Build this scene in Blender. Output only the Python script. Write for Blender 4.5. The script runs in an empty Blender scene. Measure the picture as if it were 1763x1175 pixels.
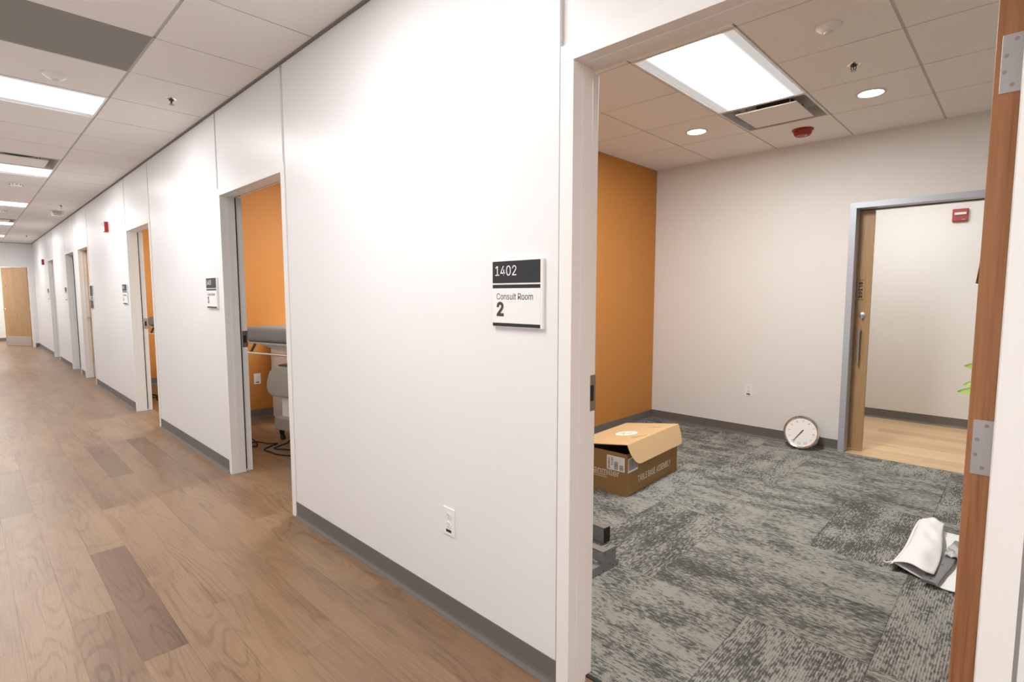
import bpy, bmesh, math, random
from math import sin, cos, pi, radians as R
from mathutils import Vector, Matrix
random.seed(7)
scn = bpy.context.scene
COL = scn.collection

# ------------------------------------------------------------------ camera
cam = bpy.data.cameras.new('camera')
cam.sensor_width = 36.0
cam.lens = 914.0 / 1763 * 36
cam.clip_start = 0.02
camo = bpy.data.objects.new('camera', cam)
COL.objects.link(camo)
camo.location = (0, -1.3838, 1.3943)
camo.rotation_euler = (R(90 - 4.9757), 0, R(44.0453))
scn.camera = camo

# ------------------------------------------------------------------ world and exposure
w = bpy.data.worlds.new('world'); scn.world = w; w.use_nodes = True
w.node_tree.nodes['Background'].inputs[0].default_value = (0.8, 0.85, 0.9, 1)
w.node_tree.nodes['Background'].inputs[1].default_value = 0.15
scn.view_settings.view_transform = 'Standard'
scn.view_settings.look = 'None'
scn.view_settings.gamma = 1
scn.view_settings.use_curve_mapping = False
scn.view_settings.exposure = 0.50
LAMP = 25.0          # radiance of the fluorescent lenses
LAMP_ROOM = 54.0     # consult room runs dimmer
LAMP_EXAM = 66.0
LAMP_PASS = 25.0

# ------------------------------------------------------------------ materials
def newmat(name):
    m = bpy.data.materials.new(name); m.use_nodes = True
    nt = m.node_tree; b = nt.nodes['Principled BSDF']
    return m, nt, b
def N(nt, t, **kw):
    n = nt.nodes.new(t)
    for k, v in kw.items(): setattr(n, k, v)
    return n
def plain(name, col, rough=0.5, metal=0.0, spec=0.5, bump=0.0, bscale=300, var=0.0, vscale=4):
    m, nt, b = newmat(name)
    b.inputs['Base Color'].default_value = (*col, 1)
    b.inputs['Roughness'].default_value = rough
    b.inputs['Metallic'].default_value = metal
    b.inputs['Specular IOR Level'].default_value = spec
    tc = N(nt, 'ShaderNodeTexCoord')
    if bump:
        nz = N(nt, 'ShaderNodeTexNoise'); nz.inputs['Scale'].default_value = bscale; nz.inputs['Detail'].default_value = 2
        bp = N(nt, 'ShaderNodeBump'); bp.inputs['Strength'].default_value = bump; bp.inputs['Distance'].default_value = 0.001
        nt.links.new(tc.outputs['Object'], nz.inputs['Vector'])
        nt.links.new(nz.outputs['Fac'], bp.inputs['Height']); nt.links.new(bp.outputs['Normal'], b.inputs['Normal'])
    if var:
        nz = N(nt, 'ShaderNodeTexNoise'); nz.inputs['Scale'].default_value = vscale; nz.inputs['Detail'].default_value = 4
        mx = N(nt, 'ShaderNodeMix', data_type='RGBA')
        mx.inputs['A'].default_value = (*[c * (1 - var) for c in col], 1)
        mx.inputs['B'].default_value = (*[min(1, c * (1 + var)) for c in col], 1)
        nt.links.new(tc.outputs['Object'], nz.inputs['Vector'])
        nt.links.new(nz.outputs['Fac'], mx.inputs['Factor']); nt.links.new(mx.outputs['Result'], b.inputs['Base Color'])
    return m
def emit(name, col, s):
    m, nt, b = newmat(name)
    b.inputs['Base Color'].default_value = (0.9, 0.9, 0.9, 1)
    b.inputs['Emission Color'].default_value = (*col, 1)
    b.inputs['Emission Strength'].default_value = s
    return m
def ramp(nt, stops):
    r = N(nt, 'ShaderNodeValToRGB')
    e = r.color_ramp.elements
    e[0].position, e[0].color = stops[0][0], (*stops[0][1], 1)
    e[1].position, e[1].color = stops[-1][0], (*stops[-1][1], 1)
    for p, c in stops[1:-1]:
        x = e.new(p); x.color = (*c, 1)
    return r
def wood(name, dark, mid, light, axis='X', ring=9.0, stretch=9.0, rough=0.42, tone=True, grain=0.5, spec=0.5):
    """wood with its grain along the given local axis; a per-plank random offset and tint"""
    m, nt, b = newmat(name)
    tc = N(nt, 'ShaderNodeTexCoord'); oi = N(nt, 'ShaderNodeObjectInfo')
    off = N(nt, 'ShaderNodeVectorMath', operation='SCALE'); off.inputs['Scale'].default_value = 37.0
    comb = N(nt, 'ShaderNodeCombineXYZ')
    for i in range(3): nt.links.new(oi.outputs['Random'], comb.inputs[i])
    nt.links.new(comb.outputs[0], off.inputs[0])
    add = N(nt, 'ShaderNodeVectorMath', operation='ADD')
    nt.links.new(tc.outputs['Object'], add.inputs[0]); nt.links.new(off.outputs[0], add.inputs[1])
    mp = N(nt, 'ShaderNodeMapping')
    s = [1, 1, 1]; s['XYZ'.index(axis)] = 1 / stretch
    mp.inputs['Scale'].default_value = s
    nt.links.new(add.outputs[0], mp.inputs['Vector'])
    # cathedral rings: contour lines of a smooth stretched noise
    n1 = N(nt, 'ShaderNodeTexNoise'); n1.inputs['Scale'].default_value = ring; n1.inputs['Detail'].default_value = 1.5; n1.inputs['Distortion'].default_value = 0.25
    nt.links.new(mp.outputs[0], n1.inputs['Vector'])
    mul = N(nt, 'ShaderNodeMath', operation='MULTIPLY'); mul.inputs[1].default_value = 70
    nt.links.new(n1.outputs['Fac'], mul.inputs[0])
    sn = N(nt, 'ShaderNodeMath', operation='SINE'); nt.links.new(mul.outputs[0], sn.inputs[0])
    # fine pores
    mp2 = N(nt, 'ShaderNodeMapping'); s2 = [1, 1, 1]; s2['XYZ'.index(axis)] = 1 / 30
    mp2.inputs['Scale'].default_value = s2; nt.links.new(add.outputs[0], mp2.inputs['Vector'])
    n2 = N(nt, 'ShaderNodeTexNoise'); n2.inputs['Scale'].default_value = 160; n2.inputs['Detail'].default_value = 3
    nt.links.new(mp2.outputs[0], n2.inputs['Vector'])
    n3 = N(nt, 'ShaderNodeTexNoise'); n3.inputs['Scale'].default_value = 5; n3.inputs['Detail'].default_value = 3
    nt.links.new(mp.outputs[0], n3.inputs['Vector'])
    # thin dark late-wood lines, strong only in patches
    ln_ = N(nt, 'ShaderNodeMapRange', interpolation_type='SMOOTHSTEP')
    ln_.inputs['From Min'].default_value = 0.2; ln_.inputs['From Max'].default_value = 1.0; ln_.inputs['To Min'].default_value = 0.03; ln_.inputs['To Max'].default_value = -0.20 * grain
    nt.links.new(sn.outputs[0], ln_.inputs['Value'])
    n4 = N(nt, 'ShaderNodeTexNoise'); n4.inputs['Scale'].default_value = 3.2; n4.inputs['Detail'].default_value = 1
    nt.links.new(mp.outputs[0], n4.inputs['Vector'])
    mk = N(nt, 'ShaderNodeMapRange', interpolation_type='SMOOTHSTEP'); mk.inputs['From Min'].default_value = 0.38; mk.inputs['From Max'].default_value = 0.62; mk.inputs['To Min'].default_value = 0.15
    nt.links.new(n4.outputs['Fac'], mk.inputs['Value'])
    a1 = N(nt, 'ShaderNodeMath', operation='MULTIPLY')
    nt.links.new(ln_.outputs['Result'], a1.inputs[0]); nt.links.new(mk.outputs['Result'], a1.inputs[1])
    a2 = N(nt, 'ShaderNodeMath', operation='MULTIPLY_ADD'); a2.inputs[1].default_value = 0.45
    nt.links.new(n2.outputs['Fac'], a2.inputs[0]); nt.links.new(a1.outputs[0], a2.inputs[2])
    a3 = N(nt, 'ShaderNodeMath', operation='MULTIPLY_ADD'); a3.inputs[1].default_value = 0.55
    nt.links.new(n3.outputs['Fac'], a3.inputs[0]); nt.links.new(a2.outputs[0], a3.inputs[2])
    rp = ramp(nt, [(0.30, dark), (0.5, mid), (0.72, light)])
    nt.links.new(a3.outputs[0], rp.inputs[0])
    out = rp.outputs[0]
    if tone:
        mx = N(nt, 'ShaderNodeMix', data_type='RGBA', blend_type='MULTIPLY'); mx.inputs['Factor'].default_value = 1
        nt.links.new(out, mx.inputs['A']); nt.links.new(oi.outputs['Color'], mx.inputs['B']); out = mx.outputs['Result']
    nt.links.new(out, b.inputs['Base Color'])
    b.inputs['Roughness'].default_value = rough
    b.inputs['Specular IOR Level'].default_value = spec
    bp = N(nt, 'ShaderNodeBump'); bp.inputs['Strength'].default_value = 0.12; bp.inputs['Distance'].default_value = 0.001
    nt.links.new(n2.outputs['Fac'], bp.inputs['Height']); nt.links.new(bp.outputs['Normal'], b.inputs['Normal'])
    return m
def carpet(name):
    """loop-pile carpet plank: ribs along local X, streaks of light and dark yarn"""
    m, nt, b = newmat(name)
    tc = N(nt, 'ShaderNodeTexCoord'); oi = N(nt, 'ShaderNodeObjectInfo')
    off = N(nt, 'ShaderNodeVectorMath', operation='SCALE'); off.inputs['Scale'].default_value = 53.0
    comb = N(nt, 'ShaderNodeCombineXYZ')
    for i in range(3): nt.links.new(oi.outputs['Random'], comb.inputs[i])
    nt.links.new(comb.outputs[0], off.inputs[0])
    add = N(nt, 'ShaderNodeVectorMath', operation='ADD')
    nt.links.new(tc.outputs['Object'], add.inputs[0]); nt.links.new(off.outputs[0], add.inputs[1])
    def noise(sx, sy, scale, det, src=add):
        mp = N(nt, 'ShaderNodeMapping'); mp.inputs['Scale'].default_value = (sx, sy, 1)
        nt.links.new(src.outputs[0], mp.inputs['Vector'])
        n = N(nt, 'ShaderNodeTexNoise'); n.inputs['Scale'].default_value = scale; n.inputs['Detail'].default_value = det
        nt.links.new(mp.outputs[0], n.inputs['Vector']); return n
    def madd(a, k, c=None):
        x = N(nt, 'ShaderNodeMath', operation='MULTIPLY_ADD'); x.inputs[1].default_value = k
        nt.links.new(a, x.inputs[0])
        if c is None: x.inputs[2].default_value = 0
        elif isinstance(c, float): x.inputs[2].default_value = c
        else: nt.links.new(c, x.inputs[2])
        return x.outputs[0]
    big = noise(0.45, 1.0, 10, 4)        # broad tonal patches
    tuft = noise(0.6, 1, 420, 2)        # single loops
    # yarn rows: each row of loops switches between light and dark yarn along its length
    sp = N(nt, 'ShaderNodeSeparateXYZ'); nt.links.new(add.outputs[0], sp.inputs[0])
    row = N(nt, 'ShaderNodeMath', operation='FLOOR'); nt.links.new(madd(sp.outputs[1], 1 / 0.0062), row.inputs[0])
    cb_ = N(nt, 'ShaderNodeCombineXYZ'); nt.links.new(madd(sp.outputs[0], 30.0), cb_.inputs[0]); nt.links.new(madd(row.outputs[0], 0.62), cb_.inputs[1])
    streak = N(nt, 'ShaderNodeTexNoise'); streak.inputs['Scale'].default_value = 1.0; streak.inputs['Detail'].default_value = 2
    nt.links.new(cb_.outputs[0], streak.inputs['Vector'])
    wv = N(nt, 'ShaderNodeTexWave', bands_direction='Y'); wv.inputs['Scale'].default_value = 2 * pi / (20 * 0.0093)
    nt.links.new(add.outputs[0], wv.inputs['Vector'])
    v = madd(big.outputs['Fac'], 0.80, -0.25)
    v = madd(streak.outputs['Fac'], 1.05, v)
    v = madd(tuft.outputs['Fac'], 0.40, v)
    v = madd(wv.outputs['Fac'], 0.14, v)
    v = madd(oi.outputs['Random'], 0.11, madd(v, 1.0, -0.06))     # planks differ a little in shade
    rp = ramp(nt, [(0.72, (0.085, 0.088, 0.081)), (0.88, (0.140, 0.143, 0.131)), (0.955, (0.245, 0.247, 0.227)), (1.16, (0.34, 0.342, 0.315))])
    nt.links.new(v, rp.inputs[0]); nt.links.new(rp.outputs[0], b.inputs['Base Color'])
    b.inputs['Roughness'].default_value = 0.95; b.inputs['Specular IOR Level'].default_value = 0.1
    h = madd(tuft.outputs['Fac'], 0.6, wv.outputs['Fac'])
    bp = N(nt, 'ShaderNodeBump'); bp.inputs['Strength'].default_value = 0.6; bp.inputs['Distance'].default_value = 0.003
    nt.links.new(h, bp.inputs['Height']); nt.links.new(bp.outputs['Normal'], b.inputs['Normal'])
    return m
M = {}
M['wall'] = plain('wall_white', (0.83, 0.83, 0.845), 0.38, spec=0.4)
M['wallr'] = plain('wall_paint', (0.80, 0.79, 0.775), 0.6, bump=0.25, bscale=220)
M['trim'] = plain('frame_paint', (0.86, 0.85, 0.84), 0.4)
M['orange'] = plain('orange_paint', (0.53, 0.215, 0.042), 0.6, bump=0.6, bscale=260, var=0.06, vscale=300)
M['base'] = plain('rubber_base', (0.155, 0.140, 0.130), 0.5, var=0.15, vscale=400)
M['tile'] = plain('ceiling_tile', (0.90, 0.87, 0.84), 0.95, spec=0.1, bump=0.4, bscale=500, var=0.05, vscale=350)
M['grid'] = plain('ceiling_grid', (0.55, 0.525, 0.50), 0.5)
M['edge'] = plain('ceiling_edge', (0.20, 0.185, 0.175), 0.6)
M['return'] = plain('return_grille', (0.30, 0.29, 0.265), 0.8, var=0.12, vscale=500)
M['white'] = plain('white_plastic', (0.86, 0.86, 0.85), 0.35)
M['offwhite'] = plain('cream_plastic', (0.72, 0.70, 0.66), 0.4)
M['enamel'] = plain('white_enamel', (0.9, 0.9, 0.9), 0.35)
M['black'] = plain('black_plastic', (0.012, 0.012, 0.014), 0.5)
M['signblack'] = plain('sign_black', (0.016, 0.016, 0.020), 0.45, var=0.3, vscale=600)
M['signtext'] = plain('sign_grey_text', (0.05, 0.05, 0.055), 0.5)
M['rubber'] = plain('black_rubber', (0.015, 0.015, 0.016), 0.7)
M['steel'] = plain('brushed_steel', (0.55, 0.55, 0.56), 0.38, 1.0, bump=0.15, bscale=500)
M['bronze'] = plain('dull_steel', (0.42, 0.37, 0.34), 0.42, 1.0)
M['chrome'] = plain('chrome', (0.8, 0.8, 0.8), 0.12, 1.0)
M['darkmetal'] = plain('dark_metal', (0.10, 0.10, 0.10), 0.4, 0.8)
M['galv'] = plain('galvanised_steel', (0.30, 0.31, 0.32), 0.45, 0.6, var=0.2, vscale=120)
M['pan'] = plain('diffuser_pan', (0.52, 0.51, 0.50), 0.6, var=0.25, vscale=40)
M['alu'] = plain('blue_grey_aluminium', (0.50, 0.53, 0.59), 0.4, 0.25)
M['red'] = plain('red_plastic', (0.33, 0.02, 0.02), 0.4)
M['lensclear'] = plain('strobe_lens', (0.75, 0.72, 0.70), 0.15)
M['grey_pad'] = plain('grey_vinyl', (0.17, 0.175, 0.18), 0.5, bump=0.4, bscale=350)
M['taupe'] = plain('taupe_plastic', (0.40, 0.37, 0.33), 0.45)
M['card'] = plain('cardboard', (0.34, 0.205, 0.088), 0.85, spec=0.2, var=0.10, vscale=90)
M['cardin'] = plain('cardboard_inside', (0.62, 0.43, 0.235), 0.85, spec=0.2, var=0.05, vscale=60)
M['cardtape'] = plain('cardboard_scuff', (0.48, 0.31, 0.13), 0.6)
M['print'] = plain('pale_print', (0.80, 0.74, 0.64), 0.8)
M['paper'] = plain('white_paper', (0.85, 0.85, 0.84), 0.7)
M['ink'] = plain('grey_ink', (0.16, 0.16, 0.16), 0.7)
M['foam'] = plain('white_foam', (0.90, 0.90, 0.91), 0.55, bump=0.2, bscale=120)
M['film'] = plain('grey_film', (0.55, 0.56, 0.57), 0.2)
M['clockface'] = plain('clock_face', (0.95, 0.95, 0.95), 0.3)
M['clocknum'] = plain('clock_numerals', (0.22, 0.22, 0.22), 0.5)
M['leaf'] = plain('leaf_green', (0.30, 0.46, 0.06), 0.45, var=0.2, vscale=20)
M['pot'] = plain('pot_ceramic', (0.55, 0.53, 0.5), 0.4)
M['soil'] = plain('soil', (0.05, 0.035, 0.02), 0.9)
M['sheet'] = plain('tan_paper', (0.78, 0.60, 0.53), 0.7)
M['vinyl'] = wood('vinyl_plank', (0.150, 0.086, 0.045), (0.245, 0.150, 0.083), (0.298, 0.192, 0.112), 'X', ring=5.5, stretch=5, rough=0.36, grain=0.45)
M['vinylback'] = wood('vinyl_plank_pale', (0.56, 0.37, 0.20), (0.68, 0.48, 0.28), (0.75, 0.55, 0.34), 'X', ring=7, stretch=9, rough=0.4, grain=0.3)
M['doorwood'] = wood('maple_door', (0.33, 0.190, 0.085), (0.45, 0.275, 0.130), (0.53, 0.34, 0.175), 'Z', ring=8, stretch=14, rough=0.4, tone=False, grain=0.3)
M['dooredge'] = wood('mahogany_edge', (0.25, 0.098, 0.038), (0.42, 0.188, 0.080), (0.52, 0.25, 0.115), 'Z', ring=14, stretch=20, rough=0.45, tone=False, grain=0.3)
M['carpet'] = carpet('carpet_plank')
def lamp(name, col, s, axis, half, a0=0.02, a1=0.84):
    """acrylic diffuser over a central tube: output falls off smoothly towards the long sides"""
    m, nt, b = newmat(name)
    b.inputs['Base Color'].default_value = (0.22, 0.22, 0.23, 1)
    tc = N(nt, 'ShaderNodeTexCoord'); sp = N(nt, 'ShaderNodeSeparateXYZ')
    nt.links.new(tc.outputs['Object'], sp.inputs[0])
    ab = N(nt, 'ShaderNodeMath', operation='ABSOLUTE'); nt.links.new(sp.outputs['XYZ'.index(axis)], ab.inputs[0])
    mr = N(nt, 'ShaderNodeMapRange', interpolation_type='SMOOTHERSTEP')
    mr.inputs['From Min'].default_value = half * a0; mr.inputs['From Max'].default_value = half * a1
    mr.inputs['To Min'].default_value = s; mr.inputs['To Max'].default_value = 0.34
    nt.links.new(ab.outputs[0], mr.inputs['Value'])
    b.inputs['Emission Color'].default_value = (*col, 1)
    nt.links.new(mr.outputs['Result'], b.inputs['Emission Strength'])
    return m
M['lens'] = lamp('lamp_lens', (1.0, 0.985, 0.965), LAMP, 'X', 0.287, 0.1, 0.90)
M['lensroom'] = lamp('lamp_lens_room', (1.0, 0.985, 0.955), LAMP_ROOM, 'X', 0.287)
M['lensexam'] = lamp('lamp_lens_exam', (1.0, 0.96, 0.90), LAMP_EXAM, 'X', 0.287)
M['lenspass'] = lamp('lamp_lens_pass', (1.0, 0.975, 0.94), LAMP_PASS, 'Y', 0.287)
M['lensdown'] = emit('downlight_lens', (1.0, 0.95, 0.85), 14.0)
M['wing'] = emit('lamp_diffuser_wing', (0.97, 0.98, 1.0), 0.55)

# ------------------------------------------------------------------ mesh helpers
class MB:
    def __init__(s): s.v = []; s.f = []
    def add(s, vs, fs):
        o = len(s.v); s.v += [tuple(x) for x in vs]; s.f += [tuple(i + o for i in f) for f in fs]; return s
    def box(s, x0, x1, y0, y1, z0, z1):
        if x0 > x1: x0, x1 = x1, x0
        if y0 > y1: y0, y1 = y1, y0
        if z0 > z1: z0, z1 = z1, z0
        vs = [(x0, y0, z0), (x1, y0, z0), (x1, y1, z0), (x0, y1, z0), (x0, y0, z1), (x1, y0, z1), (x1, y1, z1), (x0, y1, z1)]
        return s.add(vs, [(0, 3, 2, 1), (4, 5, 6, 7), (0, 1, 5, 4), (1, 2, 6, 5), (2, 3, 7, 6), (3, 0, 4, 7)])
    def prism(s, poly, a, b, axis='Y'):
        """extrude a 2-D polygon (CCW) along an axis from a to b"""
        n = len(poly)
        def P(p, t):
            return {'X': (t, p[0], p[1]), 'Y': (p[0], t, p[1]), 'Z': (p[0], p[1], t)}[axis]
        vs = [P(p, a) for p in poly] + [P(p, b) for p in poly]
        fs = [tuple(range(n))[::-1], tuple(range(n, 2 * n))]
        fs += [(i, (i + 1) % n, n + (i + 1) % n, n + i) for i in range(n)]
        return s.add(vs, fs)
    def lathe(s, prof, n=24, c=(0, 0, 0), axis='Z'):
        """revolve (r, h) profile; caps closed where r == 0"""
        vs = []; fs = []
        for r, h in prof:
            for i in range(n):
                a = 2 * pi * i / n; x, y = r * cos(a), r * sin(a)
                p = {'Z': (x, y, h), 'Y': (x, h, y), 'X': (h, x, y)}[axis]
                vs.append((p[0] + c[0], p[1] + c[1], p[2] + c[2]))
        for k in range(len(prof) - 1):
            for i in range(n):
                j = (i + 1) % n
                fs.append((k * n + i, k * n + j, (k + 1) * n + j, (k + 1) * n + i))
        if prof[0][0] > 1e-6: fs.append(tuple(range(n))[::-1])
        if prof[-1][0] > 1e-6: fs.append(tuple(range((len(prof) - 1) * n, len(prof) * n)))
        return s.add(vs, fs)
    def tube(s, pts, r, n=8):
        pts = [Vector(p) for p in pts]; vs = []; fs = []
        up = Vector((0, 0, 1)); prev = None
        for i, p in enumerate(pts):
            t = (pts[min(i + 1, len(pts) - 1)] - pts[max(i - 1, 0)]).normalized()
            if prev is None:
                a = t.cross(up)
                if a.length < 1e-3: a = t.cross(Vector((1, 0, 0)))
            else:
                a = prev - t * prev.dot(t)
            a.normalize(); b = t.cross(a); prev = a
            for k in range(n):
                an = 2 * pi * k / n; vs.append(p + a * (r * cos(an)) + b * (r * sin(an)))
        for i in range(len(pts) - 1):
            for k in range(n):
                j = (k + 1) % n
                fs.append((i * n + k, i * n + j, (i + 1) * n + j, (i + 1) * n + k))
        fs += [tuple(range(n))[::-1], tuple(range((len(pts) - 1) * n, len(pts) * n))]
        return s.add(vs, fs)
    def mesh(s, name):
        me = bpy.data.meshes.new(name); me.from_pydata(s.v, [], s.f)
        bm = bmesh.new(); bm.from_mesh(me); bmesh.ops.remove_doubles(bm, verts=bm.verts, dist=1e-6)
        bmesh.ops.recalc_face_normals(bm, faces=bm.faces); bm.to_mesh(me); bm.free()
        return me
    def build(s, name, mat, parent=None, smooth=False, bevel=0, loc=None, seg=2):
        o = bpy.data.objects.new(name, s.mesh(name)); return fin(o, mat, parent, smooth, bevel, loc, seg)
def fin(o, mat, parent=None, smooth=False, bevel=0, loc=None, seg=2):
    COL.objects.link(o)
    o.data.materials.clear(); o.data.materials.append(M[mat] if isinstance(mat, str) else mat)
    if parent: o.parent = parent
    if loc: o.location = loc
    if bevel:
        b = o.modifiers.new('bevel', 'BEVEL'); b.width = bevel; b.segments = seg; b.limit_method = 'ANGLE'; b.angle_limit = R(35)
    if smooth:
        for p in o.data.polygons: p.use_smooth = True
        if smooth == 'auto':
            bm = bmesh.new(); bm.from_mesh(o.data)
            for e in bm.edges:
                if len(e.link_faces) == 2 and e.calc_face_angle(0) > R(40): e.smooth = False
            bm.to_mesh(o.data); bm.free()
    return o
def tag(o, label=None, cat=None, group=None, kind=None):
    if label: o['label'] = label
    if cat: o['category'] = cat
    if group: o['group'] = group
    if kind: o['kind'] = kind
    return o
def empty(name, loc=(0, 0, 0), rot=(0, 0, 0)):
    o = bpy.data.objects.new(name, None); COL.objects.link(o); o.empty_display_size = 0.1
    o.location = loc; o.rotation_euler = rot
    return o
def struct(name, mb, mat, label=None, cat=None):
    return tag(mb.build(name, mat), label, cat, kind='structure')
def copy_tree(o, parent=None):
    c = o.copy(); COL.objects.link(c)
    if parent: c.parent = parent
    for ch in o.children: copy_tree(ch, c)
    return c
FONT = None
try:
    import os
    fp_ = os.path.join(bpy.utils.system_resource('DATAFILES', path='fonts'), 'Inter.woff2')
    FONT = bpy.data.fonts.load(fp_)
except Exception: FONT = None
def text(name, body, size, mat, parent, loc, rot=(0, 0, 0), ext=0.0006, align='LEFT', off=0.0, sx=1.0, space=1.0, fit=None):
    cu = bpy.data.curves.new(name, 'FONT'); cu.body = body; cu.font = FONT or cu.font; cu.size = size; cu.extrude = ext
    cu.align_x = align; cu.align_y = 'BOTTOM_BASELINE'; cu.offset = off; cu.space_character = space; cu.resolution_u = 4
    t = bpy.data.objects.new(name, cu); COL.objects.link(t)
    bpy.context.view_layer.update()
    me = bpy.data.meshes.new_from_object(t.evaluated_get(bpy.context.evaluated_depsgraph_get()))
    bpy.data.objects.remove(t); bpy.data.curves.remove(cu)
    if fit:
        xs = [v.co.x for v in me.vertices]; ys = [v.co.y for v in me.vertices]
        kx, ky = fit[0] / (max(xs) - min(xs)), fit[1] / (max(ys) - min(ys)); x_, y_ = min(xs), min(ys)
        for v in me.vertices: v.co.x = (v.co.x - x_) * kx; v.co.y = (v.co.y - y_) * ky
    if sx != 1:
        for v in me.vertices: v.co.x *= sx
    o = bpy.data.objects.new(name, me); fin(o, mat, parent)
    o.location = loc; o.rotation_euler = rot
    return o

# ------------------------------------------------------------------ key dimensions (metres)
H = 2.745                      # ceiling height
T = 0.6096                     # ceiling module
WT = 0.15                      # corridor wall thickness
END = -19.0                    # corridor end wall
RX, YB = 6.4, -2.40            # near end and far side of the corridor
LBX, LBY = 1.3, -6.0          # unseen lobby, added to light the door frame reveals, starts here
TOP = 2.13                     # door opening height
FW = 0.053                     # door frame face width
DOORS = [(-1.065, -0.030), (-4.360, -3.272), (-7.570, -6.526), (-11.30, -10.34), (-12.80, -11.80), (-15.63, -14.68)]
OX, RY = -2.985, 3.98          # consult room: orange wall, back wall
RR = 1.10                      # consult room right wall
BD = (-1.090, -0.020)          # doorway in the back wall
BCY = 5.80                     # far wall of the back corridor

# ================================================================== SETTING
# ---- corridor wall: core and demountable panels
core = MB()
edges = [END] + [x for d in sorted(DOORS) for x in (d[0] - 0.045, d[1] + 0.045)] + [RX]
for i in range(0, len(edges), 2): core.box(edges[i], edges[i + 1], 0.014, WT, 0, H)
for a, b in DOORS: core.box(a - 0.045, b + 0.045, 0.014, WT, TOP + 0.045, H)
wr = struct('wall_right', core, 'wallr', 'long white panelled corridor wall with a row of doorways', 'wall')
G = 0.003
pan = []
for i in range(0, len(edges), 2):
    a, b = edges[i], edges[i + 1]
    a2 = a if i == 0 else a + 0.012
    b2 = b if i == len(edges) - 2 else b - 0.012
    pan.append((a2 + G, b2 - G, 0.0, H))
for a, b in DOORS: pan.append((a - 0.033 + G, b + 0.033 - G, TOP + 0.01, H))
for a, b, z0, z1 in pan:
    MB().box(a, b, 0, 0.0142, z0, z1).build('wall_panel', 'wall', wr, bevel=0.001)
# ---- far side of the corridor, both ends
struct('wall_left', MB().box(END, LBX, YB - 0.12, YB, 0, H), 'wall', 'plain white corridor wall facing the doorways', 'wall')
lb = MB(); lb.box(RX, RX + 0.12, LBY, WT, 0, H); lb.box(LBX - 0.12, RX + 0.12, LBY - 0.12, LBY, 0, H); lb.box(LBX - 0.12, LBX, LBY, YB - 0.12, 0, H)  # lobby shell is invented, made to hold the extra lamps out of view
struct('wall_near', lb, 'wall', 'plain white walls of the added unseen lobby where the corridor begins', 'wall')
struct('floor', MB().box(LBX, RX, LBY, YB, -0.06, 0), 'vinyl', 'vinyl floor of the added unseen lobby where the corridor begins', 'floor')
struct('ceiling', MB().box(LBX, RX, LBY, YB, H + 0.001, H + 0.12), 'tile', 'plain ceiling of the added unseen lobby where the corridor begins', 'ceiling')
ED = (-1.20, -0.125)           # doorway in the end wall (y range)
e = MB(); e.box(END - 0.12, END, YB - 0.12, ED[0] - 0.045, 0, H); e.box(END - 0.12, END, ED[1] + 0.045, 0.014, 0, H); e.box(END - 0.12, END, ED[0] - 0.045, ED[1] + 0.045, TOP + 0.045, H)
we = struct('wall_end', e, 'wallr', 'white wall at the far end of the corridor around an open doorway', 'wall')
for y0, y1, z0 in ((YB, ED[0] - 0.04, 0), (ED[1] + 0.04, 0.0, 0), (ED[0] - 0.035, ED[1] + 0.035, TOP + 0.01)):
    MB().box(END - 0.001, END + 0.006, y0, y1, z0, H).build('wall_panel', 'wall', we)
# ---- consult room
o = struct('wall_orange', MB().box(OX - 0.12, OX, WT, RY, 0, H), 'orange', 'orange painted wall of the consult room behind the cardboard box', 'wall')
b = MB(); b.box(OX - 0.12, BD[0] - 0.04, RY, RY + 0.12, 0, H); b.box(BD[1] + 0.04, RR + 0.1, RY, RY + 0.12, 0, H); b.box(BD[0] - 0.04, BD[1] + 0.04, RY, RY + 0.12, TOP + 0.04, H)
struct('wall_back', b, 'wallr', 'off-white back wall of the consult room with a sliding doorway', 'wall')
struct('wall_side', MB().box(RR, RR + 0.1, WT, RY, 0, H), 'wallr', 'off-white side wall of the consult room behind the open door', 'wall')
# ---- back corridor
struct('wall_beyond', MB().box(-4.0, 2.6, BCY, BCY + 0.1, 0, H), 'wallr', 'off-white wall beyond the sliding doorway with a red alarm', 'wall')
struct('wall_beyond_left', MB().box(-4.1, -4.0, RY + 0.12, BCY, 0, H), 'wallr', 'end wall of the passage beyond the sliding door', 'wall')
struct('wall_beyond_right', MB().box(2.6, 2.7, RY + 0.12, BCY, 0, H), 'wallr', 'other end wall of the passage beyond the plant', 'wall')
# ---- exam rooms
X2L, X2R, X3L, X3R, XD = -6.20, OX - 0.12, -9.72, -6.32, 3.3
struct('wall_exam_orange', MB().box(X2L - 0.12, X2L, WT, XD, 0, H), 'orange', 'orange wall of the exam room beside the consult room', 'wall')
struct('wall_exam_back', MB().box(X3L - 0.1, X2R, XD, XD + 0.1, 0, H), 'wallr', 'white back wall of both exam rooms', 'wall')
struct('wall_third_orange', MB().box(X3L - 0.12, X3L, WT, XD, 0, H), 'orange', 'orange wall of the next exam room down the corridor', 'wall')
s5 = MB(); s5.box(-13.3, -13.2, WT, 2.2, 0, H); s5.box(-11.62, -11.52, WT, 2.2, 0, H); s5.box(-13.2, -11.62, 2.1, 2.2, 0, H)
struct('wall_store', s5, 'wallr', 'pale walls of the small room behind the narrow far doorway', 'wall')
s6 = MB(); s6.box(-16.0, -15.9, WT, 1.6, 0, H); s6.box(-14.5, -14.4, WT, 1.6, 0, H); s6.box(-15.9, -14.5, 1.5, 1.6, 0, H)
struct('wall_alcove', s6, 'wallr', 'pale walls of the alcove near the corridor end', 'wall')
s7 = MB(); s7.box(-22.2, -22.1, -2.6, 1.1, 0, H); s7.box(-22.1, END - 0.12, -2.6, -2.5, 0, H); s7.box(-22.1, END - 0.12, 1.0, 1.1, 0, H)
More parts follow.
